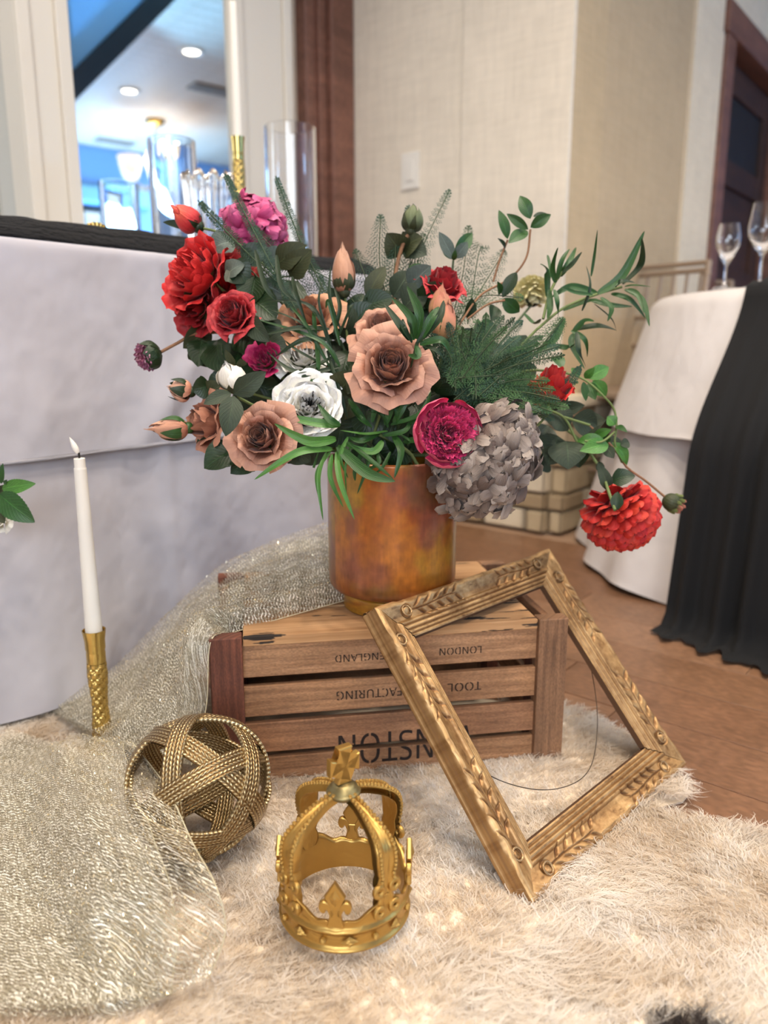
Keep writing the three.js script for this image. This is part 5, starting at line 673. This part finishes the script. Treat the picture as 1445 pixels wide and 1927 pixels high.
bud('closed green bud on a brown stem at the top of the bouquet', 775, 411, 1.13, 25, [0.1, 1, 0.1], ['#3f4a2c', '#5c6745', '#6b7350'], { name: 'peony_bud', n: 6, tall: 2.0, open: 0.9, sepal: M.leafOlive, sepals: 4, sepalLen: 0.55, stem: M.stemBrown, stemPx: 4, path: [[762, 450, 1.13], [745, 510, 1.13], [741, 580, 1.12], [735, 700, 1.1], [728, 860, 1.09]], leaves: [[758, 478, 728, 440, 26, 3], [757, 475, 793, 445, 26, 3], [765, 470, 802, 478, 24, 0]] });
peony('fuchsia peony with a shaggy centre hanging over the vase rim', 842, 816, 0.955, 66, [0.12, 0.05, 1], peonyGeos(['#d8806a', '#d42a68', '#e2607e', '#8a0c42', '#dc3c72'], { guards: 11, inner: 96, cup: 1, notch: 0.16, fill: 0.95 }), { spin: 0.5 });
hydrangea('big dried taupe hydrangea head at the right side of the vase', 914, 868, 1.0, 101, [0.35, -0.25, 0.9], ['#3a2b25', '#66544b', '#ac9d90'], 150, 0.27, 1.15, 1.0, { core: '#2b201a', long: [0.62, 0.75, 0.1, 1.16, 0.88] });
// --- right side
rose('red rose seen from the side at the right, behind a fern tip', 1043, 714, 1.02, 50, [0.15, 0.9, 0.45], ['#620a10', '#b0181e', '#d8342c'], 26, { open: 0.1, tall: 1.35, tip: 0.25, leaves: [[1040, 672, 1058, 692, 14, 4]] });
{ const t = thing('dahlia', 'red-orange ball dahlia hanging down at the far right', 'flower'), d = 1.12, c = at(1167, 969, d), ax = view(0.1, -0.55, 0.25), R = px2m(70, d); makeBloom(t, dahliaGeos(120, ['#7d090d', '#be1217', '#e0482a']), c, R, ax, 1);
  part(t, 'core', new THREE.SphereGeometry(R * 0.6, 20, 14).applyMatrix4(new THREE.Matrix4().setPosition(c)), std({ color: '#5f0a0c', roughness: 0.9 }));
  const base = c.clone().addScaledVector(ax, -R * 0.5); part(t, 'stem', tube([at(1157, 960, d - 0.06), at(1145, 925, d - 0.04), at(1128, 880, d), at(1075, 815, d + 0.01), at(960, 770, d), at(800, 820, 1.1), at(745, 870, 1.09)], 0.0024, 44, 6), M.stem);
  stemLeaves(t, [[1132, 890, 1127, 868, 8, 0, -0.02], [1148, 925, 1126, 872, 12, 0, -0.03], [1150, 905, 1195, 895, 18, 1, -0.03], [1160, 960, 1162, 925, 12, 1, -0.065]], [M.leafDusty, M.leafDark], d); }
{ const t = thing('flower_bud', 'small round green bud with pink tip at the far right end of a bare stem', 'flower bud'), d = 1.13, c = at(1263, 945, d), ax = view(0.75, -0.55, 0.1), R = px2m(20, d), C = [lin('#4f5a2c'), lin('#77803f'), lin('#c06a5a')], gs = [];
  for (let i = 0; i < 26; i++) { const y = 1 - 1.8 * (i + 0.5) / 26, r = Math.sqrt(1 - y * y), a = i * 2.4, n = V(Math.cos(a) * r, y, Math.sin(a) * r), g = cupPetal(0.75, 0.3, -0.6, C[0], y > 0.5 ? C[2] : C[1], 0, 4, 4); g.applyMatrix4(new THREE.Matrix4().compose(n.clone().multiplyScalar(0.66), new THREE.Quaternion().setFromUnitVectors(up, V(n.x * 0.4, 1, n.z * 0.4).normalize()), V(1, 1, 1))); gs.push(g); } makeBloom(t, gs, c, R, ax, 0, 'bract'); part(t, 'core', new THREE.SphereGeometry(R * 0.85, 16, 12).applyMatrix4(new THREE.Matrix4().setPosition(c)), M.leafOlive);
  part(t, 'stem', tube([c, at(1245, 930, d), at(1215, 905, d), at(1178, 878, d), at(1160, 850, d), at(1090, 790, 1.13), at(960, 760, 1.12), at(770, 860, 1.09)], 0.0019, 44, 6), M.stemBrown); }
{ const t = thing('pompon_flower', 'pale yellow pompon flower blurred behind the bouquet on the right', 'flower'), d = 1.32, c = at(1000, 552, d), ax = view(-0.1, 0.9, -0.2), R = px2m(33, d); makeBloom(t, dahliaGeos(70, ['#c9bb78', '#e3d9a0', '#efe8c0']), c, R, ax, 0); part(t, 'core', new THREE.SphereGeometry(R * 0.62, 16, 12).applyMatrix4(new THREE.Matrix4().setPosition(c)), std({ color: '#b9ad70', roughness: 0.9 })); sepals(t, c.clone().addScaledVector(ax, -R * 0.75), R * 0.6, ax, 5, R * 0.3, M.leafDusty); part(t, 'stem', tube([c.clone().addScaledVector(ax, -R * 0.6), at(970, 610, 1.28), at(900, 700, 1.2), at(760, 860, 1.1)], 0.0022, 24, 6), M.stemDark); }

// ---------- branches, grasses, ferns and filler foliage ----------
function branch(name, label, cat, stems, leaves, mats, stemMat, d, r = 0.0018, opt = {}) {
  const t = thing(name, label, cat); for (const s of stems) part(t, 'stem', tube(s.map((q) => at(q[0], q[1], q[2] ?? d)), r, s.length * 8, 6), stemMat);
  for (const [x0, y0, x1, y1, w, m = 0, dd = 0] of leaves) { const dk = d + dd, A = at(x0, y0, dk + rr(-0.006, 0.006)), B = at(x1, y1, dk + rr(-0.03, 0.02)); part(t, 'leaf', leafGeo(A, B, w / 1448 * dk, { roll: rr(-0.45, 0.45), curl: rr(0.0, 0.12), peak: opt.peak || 0.46, blunt: opt.blunt || 0.85, serr: opt.serr || 0, fold: rr(0.1, 0.4) }), mats[m]); } return t;
}
const IN = (d = 1.1) => [735, 868, d];
branch('leafy_branch', 'glossy green leaf branch with a curved twig rising to a crown of leaves', 'branch', [[[868, 605, 1.1], [905, 555, 1.12], [962, 522, 1.13], [990, 485, 1.13], [998, 432, 1.13]], [[928, 530, 1.13], [940, 490, 1.13], [955, 452, 1.13]], [[868, 605, 1.1], [820, 700, 1.1], IN()], [[880, 600, 1.1], [920, 572, 1.1], [950, 565, 1.1]]],
  [[998, 412, 978, 367, 13], [994, 432, 953, 402, 9], [998, 428, 1037, 403, 11], [992, 434, 957, 457, 13, 0], [1003, 408, 1030, 402, 6, 1], [955, 450, 939, 394, 11], [972, 512, 945, 560, 13, 1], [940, 555, 936, 530, 8], [945, 562, 978, 588, 14], [930, 575, 925, 605, 14, 1], [900, 618, 934, 614, 16], [905, 640, 898, 600, 10, 1], [950, 470, 938, 448, 5, 1], [880, 600, 888, 560, 12, 1], [868, 620, 882, 655, 14, 1]], [M.leafGreen, M.leafDark], M.stemBrown, 1.12, 0.0017);
branch('leafy_branch', 'short sprig of four green leaves above the dark red rose', 'branch', [[[853, 490, 1.12], [845, 560, 1.12], [790, 720, 1.11], IN()]], [[853, 488, 826, 436, 13, 2], [854, 480, 890, 437, 13, 0], [856, 486, 880, 455, 12, 2], [850, 488, 832, 464, 9, 0], [853, 490, 857, 470, 5, 0]], [M.leafGreen, M.leafDark, M.leafGrey], M.stemDark, 1.12, 0.0016);
branch('trailing_branch', 'trailing bright green leaf branch drooping at the right below the red rose', 'branch', [[[1060, 700, 1.09], [1100, 715, 1.09], [1135, 745, 1.09], [1155, 770, 1.1], [1160, 800, 1.1], [1157, 835, 1.1], [1170, 870, 1.12]], [[1060, 700, 1.09], [980, 700, 1.1], [830, 780, 1.1], IN()], [[1158, 812, 1.1], [1130, 832, 1.09], [1100, 830, 1.09]]],
  [[1105, 712, 1147, 690, 14, 0], [1100, 712, 1118, 692, 8, 0], [1115, 716, 1142, 745, 14, 0], [1108, 720, 1120, 752, 12, 1], [1098, 718, 1102, 755, 9, 1], [1090, 710, 1075, 692, 8, 0], [1157, 800, 1143, 783, 12, 0], [1150, 808, 1115, 822, 9, 0], [1158, 803, 1180, 812, 6, 1], [1135, 826, 1085, 830, 11, 0], [1145, 836, 1092, 848, 16, 0], [1152, 832, 1182, 875, 13, 0], [1150, 828, 1128, 825, 8, 1], [1140, 840, 1155, 862, 11, 2], [1167, 838, 1185, 832, 10, 2]], [M.leafBright, M.leafGreen, M.leafDusty], M.stem, 1.1, 0.0017);
branch('eucalyptus_branch', 'dusty grey-green leaf branch between the taupe hydrangea and the dahlia', 'branch', [[[1010, 765, 1.1], [1060, 785, 1.1], [1085, 830, 1.11], [1100, 850, 1.12]], [[1010, 765, 1.1], [900, 790, 1.1], IN()], [[1062, 785, 1.1], [1110, 800, 1.1]]],
  [[1035, 765, 1070, 748, 20, 0], [1050, 775, 1100, 762, 14, 0, 0.02], [1045, 780, 1015, 770, 30, 0, 0.01], [1040, 775, 1070, 810, 26, 0, -0.02], [1075, 790, 1125, 800, 26, 0, 0.0], [1080, 800, 1140, 790, 22, 2, 0.03], [1050, 820, 1030, 875, 34, 0, 0.02], [1065, 830, 1070, 882, 36, 0, 0.0], [1030, 800, 1010, 850, 26, 1, 0.04], [1085, 830, 1090, 880, 26, 1, 0.03], [1100, 845, 1130, 800, 12, 2, 0.0], [1125, 830, 1180, 845, 16, 0, 0.02], [1030, 860, 1010, 880, 22, 1, 0.05]], [M.leafDusty, M.leafDark, M.leafOlive], M.stem, 1.12, 0.002);
branch('willow_branch', 'willow-like branch of long narrow green leaves reaching out to the upper right', 'branch', [[[1010, 620, 1.1], [1060, 580, 1.12], [1125, 553, 1.13], [1170, 540, 1.13]], [[1010, 620, 1.1], [930, 700, 1.1], [800, 800, 1.1], IN()], [[1022, 600, 1.1], [1032, 560, 1.11], [1045, 530, 1.12], [1060, 510, 1.12]]], [], [], M.stem, 1.12, 0.0021);
{ const t = roots[roots.length - 1], lv = [[1125, 553, 1170, 520, 1213, 434, 9], [1172, 535, 1205, 500, 1208, 448, 7], [1175, 540, 1195, 538, 1225, 540, 5], [1160, 540, 1170, 530, 1195, 532, 6], [1125, 553, 1075, 540, 1037, 560, 7], [1115, 555, 1080, 550, 1055, 540, 4], [1175, 545, 1208, 565, 1222, 615, 6], [1150, 553, 1185, 565, 1215, 600, 6], [1180, 545, 1200, 555, 1212, 590, 5], [1110, 565, 1150, 575, 1190, 577, 6], [1130, 560, 1150, 580, 1143, 605, 5], [1060, 585, 1100, 570, 1125, 563, 8], [1080, 622, 1125, 615, 1160, 622, 9], [1078, 625, 1100, 605, 1118, 605, 6], [1085, 625, 1088, 660, 1102, 690, 6], [1080, 628, 1075, 650, 1100, 695, 6], [1075, 622, 1100, 640, 1105, 672, 5], [1060, 600, 1040, 640, 1010, 660, 8], [1030, 560, 1028, 510, 1016, 497, 6], [1045, 532, 1040, 505, 1050, 465, 5], [1055, 520, 1070, 495, 1084, 465, 6], [1058, 515, 1075, 500, 1095, 474, 6], [1048, 525, 1058, 490, 1072, 468, 5], [1043, 545, 1048, 570, 1050, 600, 5], [1095, 585, 1110, 540, 1103, 500, 3], [1112, 520, 1118, 480, 1124, 432, 3], [1118, 572, 1150, 600, 1160, 625, 2], [1033, 545, 1035, 580, 1030, 600, 6], [985, 590, 1005, 610, 1018, 600, 6], [1040, 650, 1070, 655, 1085, 645, 6], [1030, 480, 1034, 500, 1036, 525, 3]];
  for (const [a, b, c, e, f, g, w] of lv) { const d = 1.12 + rr(-0.03, 0.03); part(t, 'leaf', bladeGeo([at(a, b, d), at(c, e, d - 0.01), at(f, g, d - rr(-0.02, 0.04))], w / 1448 * d, { roll: rr(-0.5, 0.5) }), rng() < 0.6 ? M.leafGreen : M.leafDark); } }
function grass(label, base, list, mats, thin = 1, name = 'grass_tuft') { const t = thing(name, label, 'grass'); part(t, 'stem', tube([at(...base), at(mix(base[0], 735, 0.6), mix(base[1], 880, 0.6), mix(base[2], 1.09, 0.6)), at(738, 885, 1.09), V(VC.x, CT + 0.1, VC.z)], 0.0024, 16, 6), M.stemDark);
  for (const [x0, y0, cx, cy, x1, y1, w, m = 0, d0 = 0, d1 = 0] of list) { const d = base[2]; part(t, 'blade', bladeGeo([at(x0, y0, d + d0), at(cx, cy, d + (d0 + d1) / 2 - 0.008), at(x1, y1, d + d1)], (w * thin) / 1448 * d, { roll: rr(-0.6, 0.6) }), mats[m]); } return t; }
const front = [[640, 800, 590, 795, 497, 775, 11, 0], [632, 826, 580, 830, 516, 797, 12, 0, 0, -0.02], [625, 845, 560, 852, 478, 903, 10, 0, 0, -0.03], [615, 850, 600, 900, 608, 980, 6, 0, 0, -0.02], [622, 850, 596, 890, 600, 940, 4, 0], [625, 855, 622, 900, 646, 955, 6, 0], [633, 850, 640, 905, 667, 978, 7, 0, 0, -0.03], [635, 840, 690, 890, 744, 906, 14, 1, 0, -0.04], [650, 830, 700, 870, 740, 902, 9, 1, 0, -0.02], [640, 800, 620, 790, 598, 760, 10, 1], [690, 800, 668, 770, 655, 750, 10, 1], [700, 795, 710, 750, 706, 720, 8, 1], [725, 800, 735, 760, 716, 735, 9, 1], [740, 795, 760, 760, 763, 712, 8, 1], [735, 800, 790, 780, 812, 735, 8, 1], [745, 815, 770, 830, 757, 832, 6, 1], [740, 820, 755, 850, 742, 900, 9, 1, 0, -0.02], [760, 830, 790, 830, 797, 848, 8, 1, 0, -0.02], [720, 830, 700, 850, 645, 835, 9, 0], [715, 815, 680, 830, 655, 822, 8, 1], [700, 805, 680, 790, 660, 768, 9, 1], [690, 835, 670, 880, 668, 905, 7, 1], [700, 840, 690, 880, 672, 930, 5, 1], [705, 845, 712, 870, 690, 885, 6, 1], [730, 805, 715, 780, 690, 775, 8, 1], [750, 800, 745, 770, 740, 745, 8, 1], [735, 850, 720, 880, 700, 895, 5, 1], [765, 800, 785, 790, 800, 775, 6, 1], [730, 812, 690, 818, 640, 810, 8, 0], [720, 820, 760, 812, 775, 790, 7, 1], [655, 822, 640, 860, 655, 900, 5, 0], [660, 840, 650, 880, 652, 930, 3, 0], [600, 850, 590, 880, 595, 870, 3, 1]];
grass('bright green grass tuft spilling over the front of the vase rim', [690, 830, 0.985], front, [M.leafBright, M.leafGreen], 0.78);
const mid = [[620, 690, 575, 610, 545, 575, 6, 0], [615, 690, 560, 660, 535, 640, 5, 1], [630, 690, 590, 580, 500, 565, 5, 1], [640, 690, 600, 640, 480, 600, 7, 0], [630, 670, 570, 610, 500, 580, 5, 1], [625, 660, 600, 600, 560, 560, 5, 1], [640, 650, 620, 570, 613, 580, 7, 0], [595, 640, 592, 600, 590, 575, 8, 0], [620, 620, 560, 618, 498, 630, 9, 1], [625, 640, 570, 640, 520, 670, 8, 1], [630, 670, 560, 700, 505, 665, 8, 1], [640, 690, 580, 705, 500, 735, 7, 1], [630, 690, 600, 740, 605, 790, 7, 1], [600, 680, 590, 740, 612, 800, 6, 1], [635, 640, 660, 580, 665, 575, 6, 1], [628, 630, 640, 580, 628, 540, 7, 1], [620, 640, 600, 570, 608, 530, 4, 1], [640, 620, 620, 560, 622, 500, 6, 1], [615, 660, 640, 740, 655, 790, 6, 1], [600, 690, 615, 760, 640, 800, 4, 1], [640, 700, 680, 760, 690, 800, 6, 1], [600, 700, 585, 720, 575, 750, 5, 0], [595, 640, 600, 690, 592, 705, 8, 0], [550, 520, 560, 560, 580, 620, 7, 1], [520, 480, 530, 540, 560, 570, 8, 1], [480, 470, 500, 540, 525, 570, 8, 1]];
grass('dark thin grass blades fanning left across the white peonies', [630, 690, 1.02], mid, [M.leafGreen, M.leafDark], 0.62);
const top = [[770, 640, 750, 610, 722, 570, 8, 1], [778, 640, 775, 600, 737, 560, 8, 0], [783, 638, 790, 590, 766, 538, 10, 0], [790, 640, 812, 600, 826, 577, 9, 0], [785, 645, 825, 600, 835, 565, 8, 1], [790, 648, 830, 640, 848, 665, 7, 0], [783, 650, 785, 670, 768, 668, 7, 0], [775, 645, 760, 620, 758, 600, 7, 1], [780, 635, 770, 610, 768, 600, 6, 1], [795, 650, 820, 660, 835, 675, 5, 1]];
grass('small green leaf tuft sticking up between the central rose and the buds', [785, 645, 0.955], top, [M.leafGreen, M.leafDark]);

function frond(t, pts, L, pairs, mat, o = {}) {   // feathery frond: rachis with pinnae of tiny leaflets
  const pos = [], idx = []; const ld = o.leaf || 0.0056, lean = o.lean ?? 0.75, cone = o.cone ?? 0.25;
  const tri = (a, b, c, d2) => { const k = pos.length / 3; for (const p of [a, b, c, d2]) pos.push(p.x, p.y, p.z); idx.push(k, k + 1, k + 2, k, k + 2, k + 3); };
  for (let i = 1; i < pairs; i++) { const v = i / pairs, p = curveAt(pts, v), d = curveAt(pts, Math.min(1, v + 0.02)).sub(curveAt(pts, Math.max(0, v - 0.02))).normalize(); let n = TOWARD.clone().addScaledVector(RIGHT, o.tilt || 0); n.addScaledVector(d, -n.dot(d)).normalize(); const s0 = n.clone().cross(d), len = L * Math.pow(Math.sin(Math.PI * Math.pow(mix(o.from ?? 0.12, 0.97, v), o.peak || 0.7)), 0.9) * rr(0.8, 1.1);
    for (const sg of [-1, 1]) { const dir = s0.clone().multiplyScalar(sg).addScaledVector(d, lean).addScaledVector(n, rr(-cone, cone)).normalize(), m = Math.max(3, Math.round(len / (ld * 0.8))), side = n.clone().cross(dir).normalize(), w0 = 0.00028;
      tri(p.clone().addScaledVector(side, -w0), p.clone().addScaledVector(side, w0), p.clone().addScaledVector(dir, len).addScaledVector(side, w0 * 0.4), p.clone().addScaledVector(dir, len).addScaledVector(side, -w0 * 0.4));
      for (let j = 1; j <= m; j++) { const k = j / m, q = p.clone().addScaledVector(dir, len * k).addScaledVector(d, -len * 0.10 * k * k), l2 = ld * (1.1 - 0.55 * k); for (const s2 of [-1, 1]) { const e = side.clone().multiplyScalar(s2).addScaledVector(dir, 0.7).addScaledVector(n, rr(-0.3, 0.3)).normalize(), e2 = n.clone().cross(e), h = q.clone().addScaledVector(e, l2 * 0.5); tri(q, h.clone().addScaledVector(e2, l2 * 0.15), q.clone().addScaledVector(e, l2), h.clone().addScaledVector(e2, -l2 * 0.15)); } } } }
  const g = new THREE.BufferGeometry(); g.setAttribute('position', new THREE.Float32BufferAttribute(pos, 3)); g.setIndex(idx); g.computeVertexNormals();
  const f = part(t, 'frond', tube(pts, 0.0009, 24, 5), M.stemDark); part(f, 'leaflets', g, mat, null, 'stuff');
}
function fern(label, list, base, mats, dflt = {}) { const t = thing('fern_spray', label, 'fern'); part(t, 'stem', tube([at(...base), at(mix(base[0], 740, 0.6), mix(base[1], 870, 0.6), mix(base[2], 1.09, 0.5)), V(VC.x + 0.01, MOUTH, VC.z), V(VC.x, CT + 0.1, VC.z)], 0.0022, 16, 6), M.stemDark);
  for (const [x0, y0, cx, cy, x1, y1, Lpx, m = 0, d0 = 0, d1 = 0, oo = {}] of list) { const d = base[2], o = { ...dflt, ...oo }; frond(t, [at(x0, y0, d + d0), at(cx, cy, d + (d0 + d1) / 2), at(x1, y1, d + d1)], Lpx / 1448 * d, Math.round(Math.hypot(x1 - x0, y1 - y0) / (o.gap || 10)) , mats[m], o); } return t; }
const F = [M.fern, M.fernPale, M.fernBlue];
{ const L = [], sv = seed; seed = 515; const hub = [880, 740]; for (let i = 0; i < 64; i++) { const a = mix(-0.6, 2.6, rng()), r = 60 + 130 * Math.sqrt(rng()), x1 = hub[0] + 20 + Math.cos(a) * r, y1 = hub[1] - 15 - Math.sin(a) * r * 0.72; L.push([hub[0] + rr(-30, 40), hub[1] + rr(-30, 20), mix(hub[0], x1, 0.55) + rr(-12, 12), mix(hub[1], y1, 0.6) - 10, x1, y1, rr(13, 24), rng() < 0.4 ? 1 : rng() < 0.5 ? 0 : 2, rr(-0.05, 0.03), rr(-0.10, 0.06), { gap: 8, leaf: 0.0052, tilt: rr(-0.6, 0.6) }]); }
  L.push([900, 745, 1010, 660, 1060, 600, 34, 1, 0, -0.03], [930, 750, 980, 700, 1050, 610, 30, 0], [1010, 735, 1060, 730, 1092, 690, 15, 2, -0.03, -0.05, { gap: 4 }], [850, 730, 870, 690, 900, 600, 34, 1, -0.04, -0.04], [840, 720, 850, 680, 830, 640, 28, 0, -0.04, -0.05]); seed = sv;
  fern('dense feathery asparagus fern filling the right of the bouquet', L, [880, 745, 1.06], F); }
fern('upright lacy fern fronds standing at the top centre behind the green bud', [[735, 590, 715, 500, 716, 405, 34, 2], [770, 580, 790, 480, 846, 357, 26, 2, 0, 0.05], [745, 580, 775, 470, 768, 388, 28, 2, 0.03, 0.05], [705, 590, 690, 530, 668, 470, 26, 0, 0.02, 0.02], [760, 590, 760, 530, 800, 440, 34, 0, 0, 0.03], [720, 590, 740, 520, 745, 455, 30, 0], [690, 600, 640, 540, 575, 500, 22, 0], [850, 600, 870, 520, 882, 425, 30, 0, 0, 0.04], [870, 600, 920, 520, 950, 470, 28, 0, 0, 0.06], [860, 610, 900, 560, 985, 560, 30, 1], [680, 600, 640, 570, 600, 520, 20, 0], [880, 610, 900, 480, 905, 465, 26, 0, 0.02, 0.04]], [770, 640, 1.13], F, { gap: 8, leaf: 0.006 });
fern('long drooping foxtail fern tails over the pink hydrangea at the upper left', [[620, 570, 560, 440, 520, 335, 15, 2, 0, 0.02, { gap: 4, lean: 1.3, cone: 0.7 }], [560, 590, 480, 440, 425, 330, 14, 2, -0.06, -0.04, { gap: 4, lean: 1.3, cone: 0.7 }], [530, 540, 440, 450, 375, 380, 16, 0, -0.05, -0.04, { gap: 4, lean: 1.2, cone: 0.6 }], [600, 590, 540, 500, 470, 420, 22, 0, 0, 0, { gap: 5, cone: 0.6 }], [640, 600, 600, 540, 560, 470, 22, 2, 0.02, 0.02, { cone: 0.5 }]], [640, 640, 1.11], F);
// filler leaves: dusty branches all through the bouquet
const filler = [['dusty eucalyptus leaves under the pink hydrangea', [[455, 490, 500, 462, 22, 2], [430, 500, 470, 530, 30, 1], [480, 520, 470, 575, 30, 1], [495, 535, 545, 560, 26, 2], [500, 500, 540, 470, 24, 2], [520, 500, 575, 460, 24, 3], [545, 520, 585, 470, 26, 3], [425, 520, 460, 495, 22, 2], [470, 560, 520, 600, 34, 1], [490, 600, 520, 650, 30, 1], [560, 530, 540, 580, 24, 1]], 1.07],
  ['dark leaves between the red rose and the white rosebud', [[380, 640, 372, 690, 26, 1], [410, 640, 420, 700, 34, 1], [450, 650, 440, 700, 34, 1], [480, 660, 470, 720, 32, 1], [500, 700, 560, 690, 26, 0], [470, 720, 530, 740, 28, 1], [430, 720, 390, 735, 26, 1], [460, 740, 500, 770, 30, 1], [520, 640, 560, 600, 26, 0], [500, 730, 540, 780, 26, 1], [360, 655, 395, 690, 24, 3], [445, 620, 500, 660, 34, 1]], 1.085],
  ['olive leaves around the tall peach bud and central rose', [[650, 640, 665, 580, 26, 0], [630, 640, 610, 580, 26, 1], [660, 660, 640, 720, 28, 1], [640, 760, 660, 705, 30, 3], [690, 560, 725, 500, 18, 3], [680, 580, 740, 560, 26, 1], [760, 580, 805, 540, 30, 0], [740, 560, 770, 510, 26, 0], [800, 580, 830, 530, 28, 1], [770, 540, 810, 500, 24, 2], [660, 620, 700, 570, 30, 1], [640, 600, 620, 540, 22, 1]], 1.1],
  ['shaded leaves below the roses close above the vase rim', [[700, 760, 680, 830, 34, 1], [740, 760, 760, 840, 34, 1], [690, 780, 640, 830, 34, 1], [660, 780, 600, 840, 34, 1], [780, 760, 800, 830, 34, 1], [790, 740, 760, 790, 34, 0], [720, 800, 730, 860, 34, 1], [560, 830, 530, 860, 30, 0], [610, 830, 560, 870, 28, 0], [800, 790, 780, 850, 30, 1], [650, 830, 690, 870, 34, 1], [760, 830, 730, 880, 32, 1], [820, 740, 850, 690, 30, 1]], 1.06],
  ['dark leaves behind the asparagus fern on the right', [[880, 760, 930, 720, 40, 1], [930, 760, 990, 740, 36, 1], [900, 700, 950, 650, 40, 1], [950, 720, 1010, 690, 34, 1], [870, 690, 890, 620, 36, 1], [990, 760, 1030, 740, 24, 3], [900, 790, 960, 770, 36, 1], [850, 760, 870, 700, 36, 1], [960, 690, 990, 630, 30, 1]], 1.13]];
for (const [label, list, d] of filler) { const t = thing('filler_branch', label, 'branch'); const pts = list.map((l) => [l[0], l[1]]), cx = pts.reduce((s, p) => s + p[0], 0) / pts.length, cy = pts.reduce((s, p) => s + p[1], 0) / pts.length; part(t, 'stem', tube([at(cx, cy, d + 0.03), at(mix(cx, 738, 0.6), mix(cy, 860, 0.5), 1.1), at(738, 890, 1.09), V(VC.x, CT + 0.09, VC.z)], 0.0025, 16, 6), M.stemDark);
  for (const l of list) { part(t, 'twig', tube([at(cx, cy, d + 0.03), at(mix(cx, l[0], 0.6), mix(cy, l[1], 0.6), d + 0.025), at(l[0], l[1], d)], 0.0011, 8, 5), M.stemDark); } stemLeaves(t, list, [M.leafDusty, M.leafDark, M.leafGrey, M.leafOlive], d); }
// inner leaf mass, so that the bouquet is closed where its flowers part
{ const t = thing('filler_branch', 'deep inner foliage seen only in the gaps between the flowers', 'branch'); part(t, 'stem', tube([at(720, 700, 1.14), at(735, 800, 1.12), V(VC.x, MOUTH, VC.z), V(VC.x, CT + 0.1, VC.z)], 0.0025, 16, 6), M.stemDark);
  for (let i = 0; i < 70; i++) { const a = rr(0, 6.28), r = Math.sqrt(rng()), x = 690 + Math.cos(a) * r * 240, y = 700 + Math.sin(a) * r * 110, d = 1.13 + rr(-0.03, 0.05), b = rr(0, 6.28), l = rr(45, 70); part(t, 'leaf', leafGeo(at(x, y, d), at(x + Math.cos(b) * l, y - Math.sin(b) * l, d + rr(-0.03, 0.03)), px2m(rr(18, 28), d), { roll: rr(-0.6, 0.6), serr: 0.1 }), rng() < 0.7 ? M.leafDark : M.leafDusty); } }
// spray entering from the left in its own bottle
{ const t = thing('rose_spray', 'serrated green rose leaves entering at the left edge of the photo', 'flower'), d = 1.05, vp = V(-0.68, 0, -0.93);
  part(t, 'stem', tube([at(-2, 935, d), at(-30, 960, d), at(-70, 1050, d), V(vp.x, 0.2, vp.z), V(vp.x, 0.05, vp.z)], 0.002, 30, 6), M.stem);
  for (const [x0, y0, x1, y1, w, m] of [[4, 920, 66, 910, 14, 0], [-2, 930, 64, 983, 24, 1], [2, 910, 5, 872, 7, 1], [8, 912, 13, 903, 4, 1], [-4, 955, 8, 985, 12, 2], [-10, 930, -60, 900, 20, 1]]) part(t, 'leaf', leafGeo(at(x0, y0, d), at(x1, y1, d - 0.01), px2m(w, d), { serr: 0.12, nv: 28, curl: 0.06, fold: 0.15 }), [M.leafBright, M.leafGreen, M.leafOlive][m]);
  makeBloom(t, roseGeos(18, WHITE, { open: 0.9 }), at(-8, 975, d + 0.04), px2m(30, d), view(-0.3, 0, 1)); for (const g of [1]) part(t, 'sepal', leafGeo(at(-6, 930, d + 0.02), at(14, 912, d + 0.01), px2m(8, d)), M.leafOlive);
  const b = thing('glass_bottle', 'glass bottle outside the picture holding the rose spray', 'bottle'); part(b, 'glass', lathe([[0.001, 0.012], [0.04, 0.012], [0.042, 0.02], [0.042, 0.14], [0.018, 0.18], [0.016, 0.22], [0.019, 0.225], [0.016, 0.225], [0.013, 0.2], [0.015, 0.18], [0.038, 0.138], [0.038, 0.024], [0.001, 0.02]], 32).translate(vp.x, 0, vp.z), M.crystal); }

finish();
renderer.render(scene, camera);
